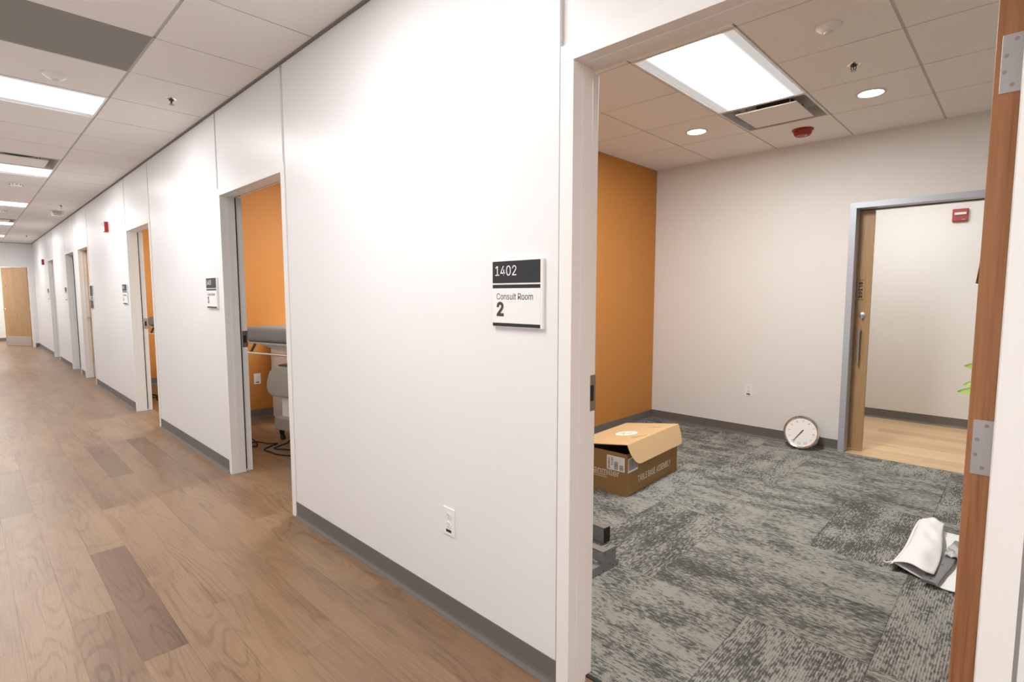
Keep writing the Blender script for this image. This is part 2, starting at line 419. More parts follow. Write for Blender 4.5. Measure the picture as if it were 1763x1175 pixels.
struct('wall_far_room', s7, 'wallr', 'white walls of the bright room past the corridor end door', 'wall')

# ---- plank floors
PW, PL = 0.1555, 1.20
cache = {}
TONES = [(1, 1, 1), (1.03, 1.03, 1.02), (0.98, 0.975, 0.97), (0.95, 0.94, 0.94), (0.88, 0.86, 0.87), (1.05, 1.05, 1.04), (0.97, 0.96, 0.95), (1.01, 1.0, 0.99), (1, 0.99, 0.98)]
def plank(parent, x0, x1, y0, y1, mat, tone):
    k = (round(x1 - x0, 4), round(y1 - y0, 4), mat)
    if k not in cache:
        g = 0.00025; lx, ly = (x1 - x0) / 2 - g, (y1 - y0) / 2 - g
        me = MB().box(-lx, lx, -ly, ly, -0.004, 0).mesh('plank'); me.materials.append(M[mat]); cache[k] = me
    p = bpy.data.objects.new('plank', cache[k]); COL.objects.link(p)
    p.parent = parent; p.location = ((x0 + x1) / 2, (y0 + y1) / 2, 0); p.color = (*tone, 1)
    return p
def plank_floor(parent, X0, X1, Y0, Y1, mat, special={}, seed=1, y_ref=-0.990):
    rnd = random.Random(seed)
    k0 = math.floor((Y0 - y_ref) / PW); k = k0
    while y_ref + k * PW < Y1 - 1e-4:
        ya, yb = max(Y0, y_ref + k * PW), min(Y1, y_ref + (k + 1) * PW)
        off = -2.336 if k == 0 else -2.336 + (k * 0.437 % 1.0) * PL + rnd.uniform(-0.08, 0.08)
        n = math.floor((X0 - off) / PL)
        while off + n * PL < X1 - 1e-4:
            xa, xb = max(X0, off + n * PL), min(X1, off + (n + 1) * PL)
            t = rnd.choice(TONES)
            cx = (xa + xb) / 2
            for (sx, sk), st in special.items():
                if sk == k and xa <= sx <= xb: t = st
            if yb - ya > 0.004 and xb - xa > 0.004: plank(parent, xa, xb, ya, yb, mat, t)
            n += 1
        k += 1
def rowof(y): return math.floor((y + 0.990) / PW)
DK = (0.66, 0.60, 0.62)
SP = {(-2.9, 0): DK, (-6.0, rowof(-0.66)): (0.72, 0.67, 0.67), (-5.0, rowof(-0.36)): (0.75, 0.70, 0.70), (-3.4, rowof(-0.2)): (0.84, 0.78, 0.78),
      (-5.3, rowof(-1.25)): (0.78, 0.74, 0.76), (-1.6, 0): (1, 1, 1), (-4.0, 0): (1.02, 1.02, 1), (-2.9, 1): (1.06, 1.05, 1.02), (-2.9, -1): (0.98, 0.97, 0.96)}
fl = struct('floor', MB().box(END, RX, YB, 0.02, -0.06, -0.0045), 'base', 'wood-look vinyl plank floor running along the corridor', 'floor')
plank_floor(fl, END, 2.6, YB, 0.0, 'vinyl', SP)
MB().box(2.6, RX, YB, 0.0, -0.0044, 0).build('floor_sheet', 'vinyl', fl)
f2 = MB(); f2.box(X2L, X2R, WT, XD, -0.06, -0.0045); f2.box(DOORS[1][0] - 0.04, DOORS[1][1] + 0.04, 0.02, WT, -0.06, -0.0045)
f2 = struct('floor', f2, 'base', 'vinyl plank floor of the exam room with the grey table', 'floor')
plank_floor(f2, X2L, X2R, WT, XD, 'vinyl', seed=3)
plank_floor(f2, DOORS[1][0] - 0.04, DOORS[1][1] + 0.04, 0.0, WT, 'vinyl', seed=3)
f3 = MB(); f3.box(X3L, X3R, WT, XD, -0.06, -0.0045); f3.box(DOORS[2][0] - 0.04, DOORS[2][1] + 0.04, 0.02, WT, -0.06, -0.0045)
f3 = struct('floor', f3, 'base', 'vinyl plank floor of the farther exam room', 'floor')
plank_floor(f3, X3L, X3R, WT, XD, 'vinyl', seed=4)
plank_floor(f3, DOORS[2][0] - 0.04, DOORS[2][1] + 0.04, 0.0, WT, 'vinyl', seed=4)
f4 = struct('floor', MB().box(-4.0, 2.6, RY + 0.0, BCY, -0.06, -0.0045), 'base', 'pale vinyl plank floor beyond the sliding doorway', 'floor')
plank_floor(f4, BD[0] - 0.04, BD[1] + 0.04, RY + 0.0, RY + 0.12, 'vinylback', seed=5)
plank_floor(f4, -4.0, 2.6, RY + 0.12, BCY, 'vinylback', seed=6)
f5 = MB()
for i in (3, 4, 5): f5.box(DOORS[i][0] - 0.04, DOORS[i][1] + 0.04, 0, WT, -0.06, 0)
f5.box(-13.2, -11.62, WT, 2.1, -0.06, 0); f5.box(-15.9, -14.5, WT, 1.5, -0.06, 0); f5.box(-22.1, END, -2.5, 1.0, -0.06, 0)
struct('floor', f5, 'vinyl', 'plank floor of the far rooms and thresholds', 'floor')
# ---- consult room carpet planks: columns 0.4572 wide, rows 0.9144 long, quarter turned
cf = MB(); cf.box(OX, RR, WT, RY, -0.06, -0.005); cf.box(DOORS[0][0] - 0.04, DOORS[0][1] + 0.04, 0.02, WT, -0.06, -0.005)
cf = struct('floor', cf, 'base', 'grey striped carpet plank floor of the consult room', 'floor')
CW, CL, CY0, CX0 = 0.4525, 0.9150, 0.905, -0.345
ccache = {}
def carpet_plank(x0, x1, y0, y1, alongY):
    x0, x1, y0, y1 = max(x0, OX), min(x1, RR), max(y0, 0.135), min(y1, RY)
    if x1 - x0 < 0.01 or y1 - y0 < 0.01: return
    L, Wd = (y1 - y0, x1 - x0) if alongY else (x1 - x0, y1 - y0)
    k = (round(L, 4), round(Wd, 4))
    if k not in ccache:
        g = 0.0008
        me = MB().box(-L / 2 + g, L / 2 - g, -Wd / 2 + g, Wd / 2 - g, -0.005, 0).mesh('carpet_tile'); me.materials.append(M['carpet']); ccache[k] = me
    p = bpy.data.objects.new('carpet_tile', ccache[k]); COL.objects.link(p); p.parent = cf
    p.location = ((x0 + x1) / 2, (y0 + y1) / 2, 0)
    if alongY: p.rotation_euler = (0, 0, pi / 2)
for r in range(-1, 5):
    y0 = CY0 + (r - 1) * CL; y1 = y0 + CL
    ph = CX0 if r % 2 else CX0 - CW
    for k in range(-4, 4):
        xa = ph + k * 3 * CW
        carpet_plank(xa, xa + CW, y0, y1, True)
        for h in (0, 1): carpet_plank(xa + CW, xa + 3 * CW, y0 + h * CL / 2, y0 + (h + 1) * CL / 2, False)
struct('trim_threshold', MB().prism([(0.118, 0.0), (0.136, 0.0), (0.136, 0.003), (0.122, 0.003)], DOORS[0][0] - 0.02, DOORS[0][1] + 0.02, 'X'), 'rubber', 'thin black transition strip between plank floor and carpet', 'trim')
plank_floor(cf, DOORS[0][0] - 0.04, DOORS[0][1] + 0.04, 0.0, 0.122, 'vinyl', seed=8)

# ---- ceilings
def tile_piece(parent, x0, x1, y0, y1, gx, gy, mat='tile'):
    o = MB()
    a, b, c, d = x0 + gx / 2, x1 - gx / 2, y0 + gy / 2, y1 - gy / 2
    o.box(a, b, c, d, H, H + 0.012)
    return o.build('ceiling_tile', mat, parent)
XJ = -2.784
jx = sorted(XJ - T * k for k in range(-15, 27))
jx = [END] + [x for x in jx if END + 0.02 < x < RX - 0.02] + [RX]
RUN = (-0.592, -1.811)
LIGHTK = [-12, -7, -2, 3, 8, 13, 18, 23]
def kk(x1): return round((XJ - x1) / T)
ce = struct('ceiling', MB().box(END, RX, YB, 0.0, H + 0.085, H + 0.12), 'grid', 'white suspended tile ceiling over the corridor', 'ceiling')
rows = [(RUN[0], 0.0), (RUN[1], RUN[0]), (YB, RUN[1])]
for i in range(len(jx) - 1):
    x0, x1 = jx[i], jx[i + 1]; k = kk(x1)
    for ri, (ya, yb) in enumerate(rows):
        if ri == 1 and (k in LIGHTK or k == 1): continue
        if ri == 1 and k in (7, 17):
            tile_piece(ce, x0, x1, ya, RUN[0] - T, 0.009, 0.016); continue
        tile_piece(ce, x0, x1, ya, yb, 0.009, 0.016)
for y in RUN: MB().box(END, RX, y - 0.010, y + 0.010, H + 0.004, H + 0.012).build('main_runner', 'grid', ce)
for x in jx[1:-1]:
    MB().box(x - 0.006, x + 0.006, YB, 0, H + 0.004, H + 0.012).build('cross_tee', 'edge', ce)
struct('trim_1', MB().box(END, RX, -0.014, 0.0, H - 0.010, H), 'edge', 'dark reveal strip where the panelled wall meets the corridor ceiling', 'trim')
struct('trim_2', MB().box(END, END + 0.012, YB, -0.014, H - 0.010, H), 'edge', 'dark reveal strip along the ceiling at the corridor end', 'trim')
# consult room ceiling
cr = struct('ceiling', MB().box(OX, RR, WT, RY, H + 0.085, H + 0.12), 'grid', 'square-tile ceiling of the consult room', 'ceiling')
rxj = [OX] + [-2.36 + T * i for i in range(0, 6)] + [RR]
ryj = [WT] + [3.25 - T * i for i in range(5, -1, -1)] + [RY]
rxj = [x for x in rxj if OX <= x <= RR]; ryj = sorted(y for y in ryj if WT <= y <= RY)
ryj = [y for i, y in enumerate(ryj) if i == 0 or y - ryj[i - 1] > 0.03]
LX0, LX1, LY0, LY1 = -1.7504, -1.1408, 3.25 - 3 * T, 3.25 - T       # troffer bay
DOWN = [(-2.055, 2.945), (-0.836, 2.945)]
for i in range(len(rxj) - 1):
    for j in range(len(ryj) - 1):
        x0, x1, y0, y1 = rxj[i], rxj[i + 1], ryj[j], ryj[j + 1]
        mx, my = (x0 + x1) / 2, (y0 + y1) / 2
        if LX0 < mx < LX1 and LY0 < my < LY1 + T: continue
        tile_piece(cr, x0, x1, y0, y1, 0.014, 0.008)
for x in rxj[1:-1]: MB().box(x - 0.009, x + 0.009, WT, RY, H + 0.004, H + 0.012).build('main_runner', 'grid', cr)
for y in ryj[1:-1]:
    for xa, xb in (((OX, LX0), (LX1, RR)) if LY0 + 0.1 < y < LY1 - 0.1 else ((OX, RR),)):
        MB().box(xa, xb, y - 0.0055, y + 0.0055, H + 0.004, H + 0.012).build('cross_tee', 'edge', cr)
wa = MB(); wa.box(OX, RR, RY - 0.022, RY, H - 0.003, H - 0.0005); wa.box(OX, OX + 0.022, WT, RY - 0.022, H - 0.003, H - 0.0005)
struct('trim_3', wa, 'tile', 'pale wall angle around the consult room ceiling', 'trim')
oc = MB(); oc.box(X3L, X2R, WT, XD, H, H + 0.1); oc.box(-13.2, -11.62, WT, 2.1, H, H + 0.1); oc.box(-15.9, -14.5, WT, 1.5, H, H + 0.1)
oc.box(-22.1, END - 0.12, -2.5, 1.0, H, H + 0.1); oc.box(-4.0, 2.6, RY + 0.12, BCY, H, H + 0.1)
struct('ceiling', oc, 'tile', 'plain ceilings of the exam rooms and back passage', 'ceiling')
wx = MB(); wx.box(X2R, X2R + 0.002, WT, XD, 0, H)
struct('wall_exam_side', wx, 'wallr', 'white side wall of the exam room shared with the consult room', 'wall')
wx = MB(); wx.box(X3R - 0.002, X3R, WT, XD, 0, H)
struct('wall_third_side', wx, 'wallr', 'white side wall of the farther exam room', 'wall')

# ---- rubber cove base
def cove(name, p0, p1, nrm, label):
    """baseboard along p0->p1 (2-D), nrm = unit direction out of the wall"""
    prof = [(0, 0), (0.0135, 0.0), (0.0125, 0.004), (0.0085, 0.010), (0.0045, 0.018), (0.003, 0.030), (0.003, 0.1016), (0, 0.1016)]
    m = MB(); vs = []
    for p in (p0, p1):
        for d, z in prof: vs.append((p[0] + nrm[0] * d, p[1] + nrm[1] * d, z))
    n = len(prof); fs = [tuple(range(n)), tuple(range(n, 2 * n))[::-1]] + [(i, n + i, n + (i + 1) % n, (i + 1) % n) for i in range(n)]
    m.add(vs, fs)
    return struct(name, m, 'base', label, 'baseboard')
D = sorted(DOORS)
seg = [(END, D[0][0] - FW)] + [(D[i][1] + FW, D[i + 1][0] - FW) for i in range(len(D) - 1)] + [(D[-1][1] + FW, RX)]
names = ['grey rubber base between corridor end and alcove doorway', 'grey rubber base between alcove and narrow doorway', 'short grey rubber base between the two neighbouring far doorways',
         'grey rubber base between the wooden closed door and the farther exam room', 'grey rubber base between the two exam room doorways', 'grey rubber base below the corridor outlet beside the consult room', 'grey rubber base right of the consult room door']
for (a, b), l in zip(seg, names): cove('baseboard_right', (a, 0), (b, 0), (0, -1), l)
cove('baseboard_end', (END + 0.006, ED[1] + FW), (END + 0.006, 0), (1, 0), 'grey rubber base beside the corridor end door')
cove('baseboard_left', (END, YB), (LBX, YB), (0, 1), 'grey rubber base along the wall facing the doorways')
cove('baseboard_orange', (OX, WT), (OX, RY), (1, 0), 'grey rubber base under the consult room orange wall')
cove('baseboard_back', (OX, RY), (BD[0] - 0.05, RY), (0, -1), 'grey rubber base behind the clock on the carpet')
cove('baseboard_back', (BD[1] + 0.05, RY), (RR, RY), (0, -1), 'grey rubber base right of the sliding doorway')
cove('baseboard_beyond', (-4.0, BCY), (2.6, BCY), (0, -1), 'grey rubber base on the wall beyond the sliding doorway')
cove('baseboard_exam', (X2L, WT), (X2L, XD), (1, 0), 'dark rubber base under the exam room orange wall')
cove('baseboard_third', (X3L, WT), (X3L, XD), (1, 0), 'dark rubber base under the farther orange wall')
cove('baseboard_far', (-22.1, -2.5), (-22.1, 1.0), (1, 0), 'dark rubber base in the room past the end door')

# ================================================================== DOORS
def door_frame(root, a, b, gasket='rubber', y1=0.156):
    """welded frame round the opening a..b in the corridor wall: two jambs, a head, stops with a rabbet behind"""
    RB = 0.016
    for s, x in ((-1, a), (1, b)):
        j = MB()
        out, ins = x + s * FW, x
        j.box(out, ins, -0.005, 0.100, 0, TOP + (FW if False else 0))
        j.box(out, ins + s * RB, 0.100, y1, 0, TOP)
        jo = j.build('jamb', 'trim', root, bevel=0.0012)
        MB().box(ins, ins - s * 0.0025, 0.040, 0.063, 0, TOP - 0.0005).build('stop_bead', 'trim', jo, bevel=0.001)
        if gasket: MB().box(ins + s * RB, ins + s * 0.003, 0.100, 0.109, 0.02, TOP - 0.003).build('gasket', gasket, jo)
    h = MB()
    h.box(a - FW, b + FW, -0.005, 0.100, TOP, TOP + FW); h.box(a - FW, b + FW, 0.100, y1, TOP + RB, TOP + FW)
    ho = h.build('head', 'trim', root, bevel=0.0012)
    MB().box(a, b, 0.040, 0.063, TOP - 0.0025, TOP).build('stop_bead', 'trim', ho, bevel=0.001)
    if gasket: MB().box(a, b, 0.100, 0.109, TOP + 0.003, TOP + RB).build('gasket', gasket, ho)
def strike(root, a, z=1.05):
    s = MB().box(a - 0.0165, a - 0.0140, 0.118, 0.1575, z - 0.064, z + 0.064).build('strike_plate', 'bronze', root)
    MB().box(a - 0.0142, a - 0.0136, 0.126, 0.146, z - 0.028, z + 0.028).build('latch_hole', 'black', s)
    return s
dl = ['white frame of the consult room doorway with an open wooden door', 'white frame of the exam room doorway showing a grey table', 'white frame of the farther exam room doorway with a cable on its floor',
      'white frame with a closed pale wooden door and a paper notice', 'white frame of the narrow doorway beside the closed wooden door', 'plain white cased opening near the corridor end']
droot = []
for i, (a, b) in enumerate(DOORS):
    r = empty('door_%d' % (i + 1), ((a + b) / 2, 0.05, 0)); tag(r, dl[i], 'door', kind='structure')
    sub = empty('tmp'); bpy.data.objects.remove(sub)
    droot.append(r)
    door_frame(r, a, b, {0: 'trim', 3: None, 5: None}.get(i, 'rubber'))
    for ch in r.children: ch.location = (-(a + b) / 2, -0.05, 0)
    if i in (0, 1, 2, 4):
        s = strike(r, a); s.location = (-(a + b) / 2, -0.05, 0)
def under(root, o):
    """parent an object built in world coordinates under a root that sits at its own place"""
    o.parent = root; o.matrix_parent_inverse = Matrix.Translation(-root.location)
    return o
# small hook-like door silencer at the exam room head
under(droot[1], MB().lathe([(0.0, -0.004), (0.006, -0.003), (0.007, 0.0), (0.007, 0.006)], 12, (-4.345, 0.130, TOP + 0.012)).build('door_silencer', 'rubber'))
# consult room door leaf standing open
r = droot[0]
LXa, LXb, LY = -0.0785, -0.0355, 0.160
lf = under(r, MB().box(LXa, LXb, LY, LY + 1.025, 0.012, TOP - 0.004).build('door_leaf', 'dooredge', bevel=0.001)); lf['label'] = 'reddish wooden door leaf seen edge-on'
for z0, z1 in ((1.814, 1.932), (0.997, 1.120), (0.200, 0.320)):
    hg = under(r, MB().box(-0.0690, LXb + 0.001, LY - 0.0018, LY + 0.0005, z0, z1).build('hinge', 'steel', bevel=0.0006))
    MB().lathe([(0.006, z0), (0.006, z1)], 12, (LXb + 0.0015, LY + 0.0045, 0)).build('knuckle', 'steel', hg)
    for k, (fx, fz) in enumerate(((0.66, 0.90), (0.24, 0.64), (0.20, 0.36), (0.58, 0.13))):
        cx, cz = -0.069 + fx * 0.034, z0 + fz * (z1 - z0)
        sc = MB().lathe([(0.0, -0.0022), (0.0040, -0.0022), (0.0044, -0.0010), (0.0044, 0)], 14, (cx, LY, cz), 'Y')
        sc.box(cx - 0.003, cx + 0.003, LY - 0.0025, LY - 0.0021, cz - 0.0005, cz + 0.0005); sc.box(cx - 0.0005, cx + 0.0005, LY - 0.0025, LY - 0.0021, cz - 0.003, cz + 0.003)
        sc.build('screw', 'bronze', hg)
for sx, x in ((-1, LXa), (1, LXb)):
    hd = MB().lathe([(0.030, 0), (0.030, 0.008), (0.012, 0.010), (0.012, 0.034), (0.0, 0.035)], 16, (0, 0, 0), 'X')
    hd.box(0.026, 0.038, -0.12, 0.012, -0.009, 0.009)
    q = hd.build('lever_handle', 'steel', None, bevel=0.002); under(r, q); q.location = (x, LY + 0.955, 1.02); q.scale = (sx, 1, 1)
# closed pale door
r = droot[3]; a, b = DOORS[3]
lf = under(r, MB().box(a - 0.012, b + 0.012, 0.102, 0.146, 0.010, TOP + 0.012).build('door_leaf', 'doorwood'))
MB().box(a + 0.02, b - 0.02, 0.100, 0.102, 0.03, 0.25).build('kick_plate', 'steel', lf)
hd = MB().lathe([(0.030, 0), (0.030, -0.008), (0.011, -0.010), (0.011, -0.05), (0, -0.05)], 16, (a + 0.07, 0.102, 1.02), 'Y'); hd.box(a + 0.058, a + 0.19, 0.046, 0.060, 1.01, 1.03)
hd.build('lever_handle', 'steel', lf)
o = tag(MB().box(-11.20, -10.985, 0.0995, 0.1015, 1.325, 1.555).build('paper_notice', 'paper'), 'white paper sheet taped to the closed pale wooden door', 'paper')
# end-of-corridor door, swung away
r7 = empty('door_7', (END - 0.05, (ED[0] + ED[1]) / 2, 0)); tag(r7, 'white framed doorway at the corridor end with an open maple door', 'door', kind='structure')
for s, y in ((-1, ED[0]), (1, ED[1])):
    under(r7, MB().box(END - 0.125, END + 0.011, y, y + s * FW, 0, TOP).build('jamb', 'trim', bevel=0.0012))
under(r7, MB().box(END - 0.125, END + 0.011, ED[0] - FW, ED[1] + FW, TOP, TOP + FW).build('head', 'trim', bevel=0.0012))
lf = MB().box(-0.045, 0, -0.93, 0, 0.012, TOP - 0.006).build('door_leaf', 'doorwood')
lf['label'] = 'honey maple door leaf with a steel kick plate'
MB().box(-0.046, 0.0, 0.0, 0.0012, 0.012, TOP - 0.006).build('edge_band', 'dooredge', lf)
MB().box(0, 0.0015, -0.91, -0.02, 0.025, 0.28).build('kick_plate', 'steel', lf)
hd = MB().lathe([(0.028, 0), (0.028, 0.008), (0.011, 0.010), (0.011, 0.05), (0, 0.05)], 16, (0, -0.86, 1.0), 'X'); hd.box(0.044, 0.058, -0.975, -0.85, 0.99, 1.01)
hd.build('lever_handle', 'chrome', lf)
MB().lathe([(0.016, 0.0), (0.016, 0.002), (0, 0.002)], 12, (0, -0.80, 1.62), 'X').build('sticker', plain('blue_dot', (0.12, 0.10, 0.35), 0.5), lf)
for z in (0.25, 1.05, 1.86): MB().box(-0.04, -0.005, 0.001, 0.004, z - 0.057, z + 0.057).build('hinge', 'steel', lf)
lf.location = (END - 0.128, ED[1] - 0.012, 0); lf.rotation_euler = (0, 0, -R(60)); under(r7, lf)
# sliding door in the consult room back wall
r8 = empty('door_8', ((BD[0] + BD[1]) / 2, RY + 0.06, 0)); tag(r8, 'blue-grey aluminium doorway with a sliding wooden door pushed aside', 'door', kind='structure')
for s, x in ((-1, BD[0]), (1, BD[1])):
    under(r8, MB().box(x, x + s * 0.048, RY - 0.010, RY + 0.128, 0, TOP).build('jamb', 'alu', bevel=0.001))
under(r8, MB().box(BD[0] - 0.048, BD[1] + 0.048, RY - 0.010, RY + 0.128, TOP, TOP + 0.048).build('head', 'alu', bevel=0.001))
under(r8, MB().box(BD[0] - 1.1, BD[1] + 0.05, RY + 0.131, RY + 0.185, TOP - 0.008, TOP + 0.06).build('sliding_track', 'darkmetal'))
SY = RY + 0.137
lf = under(r8, MB().box(BD[0] - 0.95, -0.982, SY, SY + 0.044, 0.014, TOP + 0.01).build('door_leaf', 'doorwood', bevel=0.001)); lf['label'] = 'honey maple sliding door leaf'
ph = MB().tube([(-1.045, SY - 0.04, 0.795), (-1.045, SY - 0.04, 1.110)], 0.0085, 12)
ph.tube([(-1.045, SY + 0.001, 0.85), (-1.045, SY - 0.04, 0.85)], 0.006, 10); ph.tube([(-1.045, SY + 0.001, 1.055), (-1.045, SY - 0.04, 1.055)], 0.006, 10)
p = ph.build('pull_handle', 'steel', lf, smooth='auto')
lk = MB().lathe([(0.026, 0), (0.026, -0.006), (0.018, -0.010), (0, -0.010)], 20, (-1.032, SY, 1.214), 'Y'); lk.box(-1.037, -1.027, SY - 0.028, SY - 0.008, 1.186, 1.222)
lk.build('thumb_turn', 'steel', lf, smooth='auto')
text('slide_lettering', 'SLIDE', 0.040, 'black', lf, (-1.070, SY - 0.001, 1.508), (R(90), R(90), 0), 0.0005, off=0.0022, space=1.3, fit=(0.142, 0.028))
for z in (1.522, 1.352):
    ar = MB().box(-1.072, -1.040, SY - 0.001, SY, z - 0.0022, z + 0.0022)
    ar.prism([(-1.078, z), (-1.070, z - 0.006), (-1.070, z + 0.006)], SY - 0.001, SY, 'Y'); ar.prism([(-1.034, z), (-1.042, z + 0.006), (-1.042, z - 0.006)], SY - 0.001, SY, 'Y')
    ar.build('slide_arrow', 'black', lf)

# ================================================================== LIGHTS
def troffer(x0, x1, y0, y1, lens, label, along='Y', group='corridor ceiling lights'):
    """recessed 2x4 troffer: tray with curved white wings and a bowed bright lens along its length"""
    cx, cy = (x0 + x1) / 2, (y0 + y1) / 2
    r = empty('ceiling_light', (cx, cy, H + 0.02)); tag(r, label, 'ceiling light', group)
    lx, ly = (x1 - x0) / 2 - 0.004, (y1 - y0) / 2 - 0.004
    if along == 'X': L, Wd = lx, ly
    else: L, Wd = ly, lx
    def put(m):
        if along == 'X': m.v = [(x, y, z) for x, y, z in m.v]
        else: m.v = [(-y, x, z) for x, y, z in m.v]
        return m
    z0 = H - 0.0025 - (H + 0.02)
    fr = MB(); fw = 0.014
    fr.box(-L, L, -Wd, -Wd + fw, z0, z0 + 0.014); fr.box(-L, L, Wd - fw, Wd, z0, z0 + 0.014)
    fr.box(-L, -L + fw, -Wd + fw, Wd - fw, z0, z0 + 0.014); fr.box(L - fw, L, -Wd + fw, Wd - fw, z0, z0 + 0.014)
    put(fr).build('frame', 'enamel', r)
    wi = Wd - fw; n = 28
    ln = MB(); vs = []
    for i in range(n + 1):
        a = -1 + 2 * i / n; z = z0 + 0.010 - 0.006 * (1 - a * a)
        vs += [(-L + fw, a * wi, z), (L - fw, a * wi, z)]
    ln.add(vs, [(2 * i, 2 * i + 1, 2 * i + 3, 2 * i + 2) for i in range(n)])
    put(ln).build('lens', lens, r, smooth=True)
    ec = MB()
    ec.box(-L + 0.002, -L + fw, -wi, wi, z0 + 0.014, z0 + 0.055); ec.box(L - fw, L - 0.002, -wi, wi, z0 + 0.014, z0 + 0.055)
    ec.box(-L, L, -Wd, Wd, z0 + 0.055, z0 + 0.060)
    put(ec).build('housing', 'enamel', r)
    return r
nm = {3: 'bright corridor troffer light nearest the grey return panel', 8: 'corridor troffer light next to the slot diffuser', 13: 'corridor troffer light above the fire strobe stretch',
      18: 'corridor troffer light before the last one', 23: 'last corridor troffer light by the end door', -2: 'corridor troffer light over the consult room sign', -7: 'corridor troffer light right of the consult room', -12: 'troffer light where the corridor meets the lobby'}
for k in LIGHTK:
    troffer(XJ - T * (k + 1), XJ - T * k, RUN[1], RUN[0], 'lens', nm[k])
for (x, y), l in zip(((2.2, -3.6), (4.3, -3.6), (2.2, -5.2), (4.3, -5.2)), ('at the corridor mouth', 'beside the lobby end wall', 'in the inner lobby corner', 'in the outer lobby corner')):  # invented lobby lamps, put in to brighten the reveals facing the near end
    troffer(x, x + 0.6, y - 0.6, y + 0.6, 'lens', 'added unseen troffer light ' + l, 'Y', 'lobby ceiling lights')
troffer(LX0, LX1, LY0, LY1, 'lensroom', 'large bright troffer light in the consult room ceiling', 'Y', 'room ceiling lights')
troffer(-4.9, -4.29, 1.2, 2.42, 'lensexam', 'troffer light in the exam room with the grey table', 'Y', 'room ceiling lights')
troffer(-8.3, -7.69, 1.2, 2.42, 'lensexam', 'troffer light in the farther exam room', 'Y', 'room ceiling lights')
troffer(-1.6, -0.38, 4.35, 4.95, 'lenspass', 'troffer light in the passage beyond the sliding door', 'X', 'room ceiling lights')
troffer(-20.9, -20.3, -1.9, -0.7, 'lensexam', 'troffer light in the bright room past the end door', 'Y', 'room ceiling lights')
for r_ in [o for o in bpy.data.objects if o.get('category') == 'ceiling light']:
    if r_.get('group') == 'lobby ceiling lights' or r_.location.x < -20 or (r_.location.y > 0 and not (LX0 < r_.location.x < LX1 and r_.location.y < 3)): r_.location.z -= 0.062
for (x, y), l in zip(DOWN, ('round recessed downlight on the orange wall side', 'round recessed downlight next to the sprinkler')):
    r = empty('downlight', (x, y, H)); tag(r, l, 'downlight', 'consult room downlights')
    MB().lathe([(0.070, -0.0005), (0.090, -0.0005), (0.090, -0.004), (0.084, -0.006), (0.074, -0.006), (0.070, -0.0005)], 32).build('trim_ring', 'offwhite', r, smooth='auto')
    MB().lathe([(0.0, -0.003), (0.074, -0.002), (0.074, 0.0)], 32).build('lens', 'lensdown', r)

# ---- ceiling devices
def diffuser(x0, x1, y0, y1, label, slot_dir=-1):
    cx, cy = (x0 + x1) / 2, (y0 + y1) / 2
    r = empty('air_diffuser', (cx, cy, H)); tag(r, label, 'air diffuser', 'ceiling air diffusers')
    a = (x1 - x0) / 2 - 0.004
    fr = MB(); f = 0.016
    fr.box(-a, a, -a, -a + f, -0.002, 0.010); fr.box(-a, a, a - f, a, -0.002, 0.010); fr.box(-a, -a + f, -a + f, a - f, -0.002, 0.010); fr.box(a - f, a, -a + f, a - f, -0.002, 0.010)
    fr.build('frame', 'offwhite', r)
    bk = MB(); i = a - f; t = i - 0.035
    vs = [(-i, -i, 0.004), (i, -i, 0.004), (i, i, 0.004), (-i, i, 0.004), (-t, -t, 0.075), (t, -t, 0.075), (t, t, 0.075), (-t, t, 0.075)]
    bk.add(vs, [(0, 1, 5, 4), (1, 2, 6, 5), (2, 3, 7, 6), (3, 0, 4, 7), (4, 5, 6, 7)])
    bk.build('backpan', 'pan', r)
    MB().lathe([(0.13, 0.060), (0.13, 0.074), (0.0, 0.074)], 28).build('duct_neck', 'black', r)
    MB().box(-i + 0.075, i - 0.075, -i + 0.075, i - 0.075, -0.012, -0.004).build('plaque', 'tile', r, bevel=0.002)
    for sx in (-1, 1):
        for sy in (-1, 1): MB().box(sx * 0.15 - 0.004, sx * 0.15 + 0.004, sy * 0.15 - 0.004, sy * 0.15 + 0.004, -0.003, 0.076).build('hanger', 'galv', r)
diffuser(LX0, LX1, LY1, LY1 + T, 'square plaque air diffuser against the consult room troffer')
for k, l in ((7, 'corridor slot air diffuser next to the second troffer'), (17, 'corridor air diffuser before the fourth troffer')):
    diffuser(XJ - T * (k + 1), XJ - T * k, RUN[0] - T, RUN[0], l)
o = MB(); x0, x1 = XJ - 2 * T, XJ - T
o.box(x0 + 0.004, x1 - 0.004, RUN[1] + 0.006, RUN[0] - 0.006, H + 0.002, H + 0.010)
tag(o.build('return_air_panel', 'return'), 'large flat grey return-air panel set in the corridor ceiling', 'vent')
def sprinkler(x, y, label, s=1.0):
    r = empty('sprinkler_head', (x, y, H)); tag(r, label, 'sprinkler', 'ceiling sprinklers')
    MB().lathe([(0.036, 0), (0.034, -0.004), (0.024, -0.007), (0.018, 0.0)], 20).build('escutcheon', 'chrome', r, smooth='auto')
    b = MB(); b.lathe([(0.016, 0), (0.016, -0.012), (0.008, -0.016)], 12)
    b.tube([(0.013, 0, -0.010), (0.013, 0, -0.026), (0.003, 0, -0.038)], 0.0028, 6); b.tube([(-0.013, 0, -0.010), (-0.013, 0, -0.026), (-0.003, 0, -0.038)], 0.0028, 6); b.tube([(0, 0, -0.014), (0, 0, -0.038)], 0.003, 6)
    b.build('frame', 'darkmetal', r)
    MB().lathe([(0.0, -0.037), (0.016, -0.038), (0.016, -0.041), (0.0, -0.042)], 14).build('deflector', 'bronze', r)
    r.scale = (s, s, s)
sprinkler(-4.336, -0.289, 'chrome sprinkler head in the corridor beside the bright troffer')
sprinkler(-10.6, -0.245, 'sprinkler head in the corridor beside the ribbed detector')
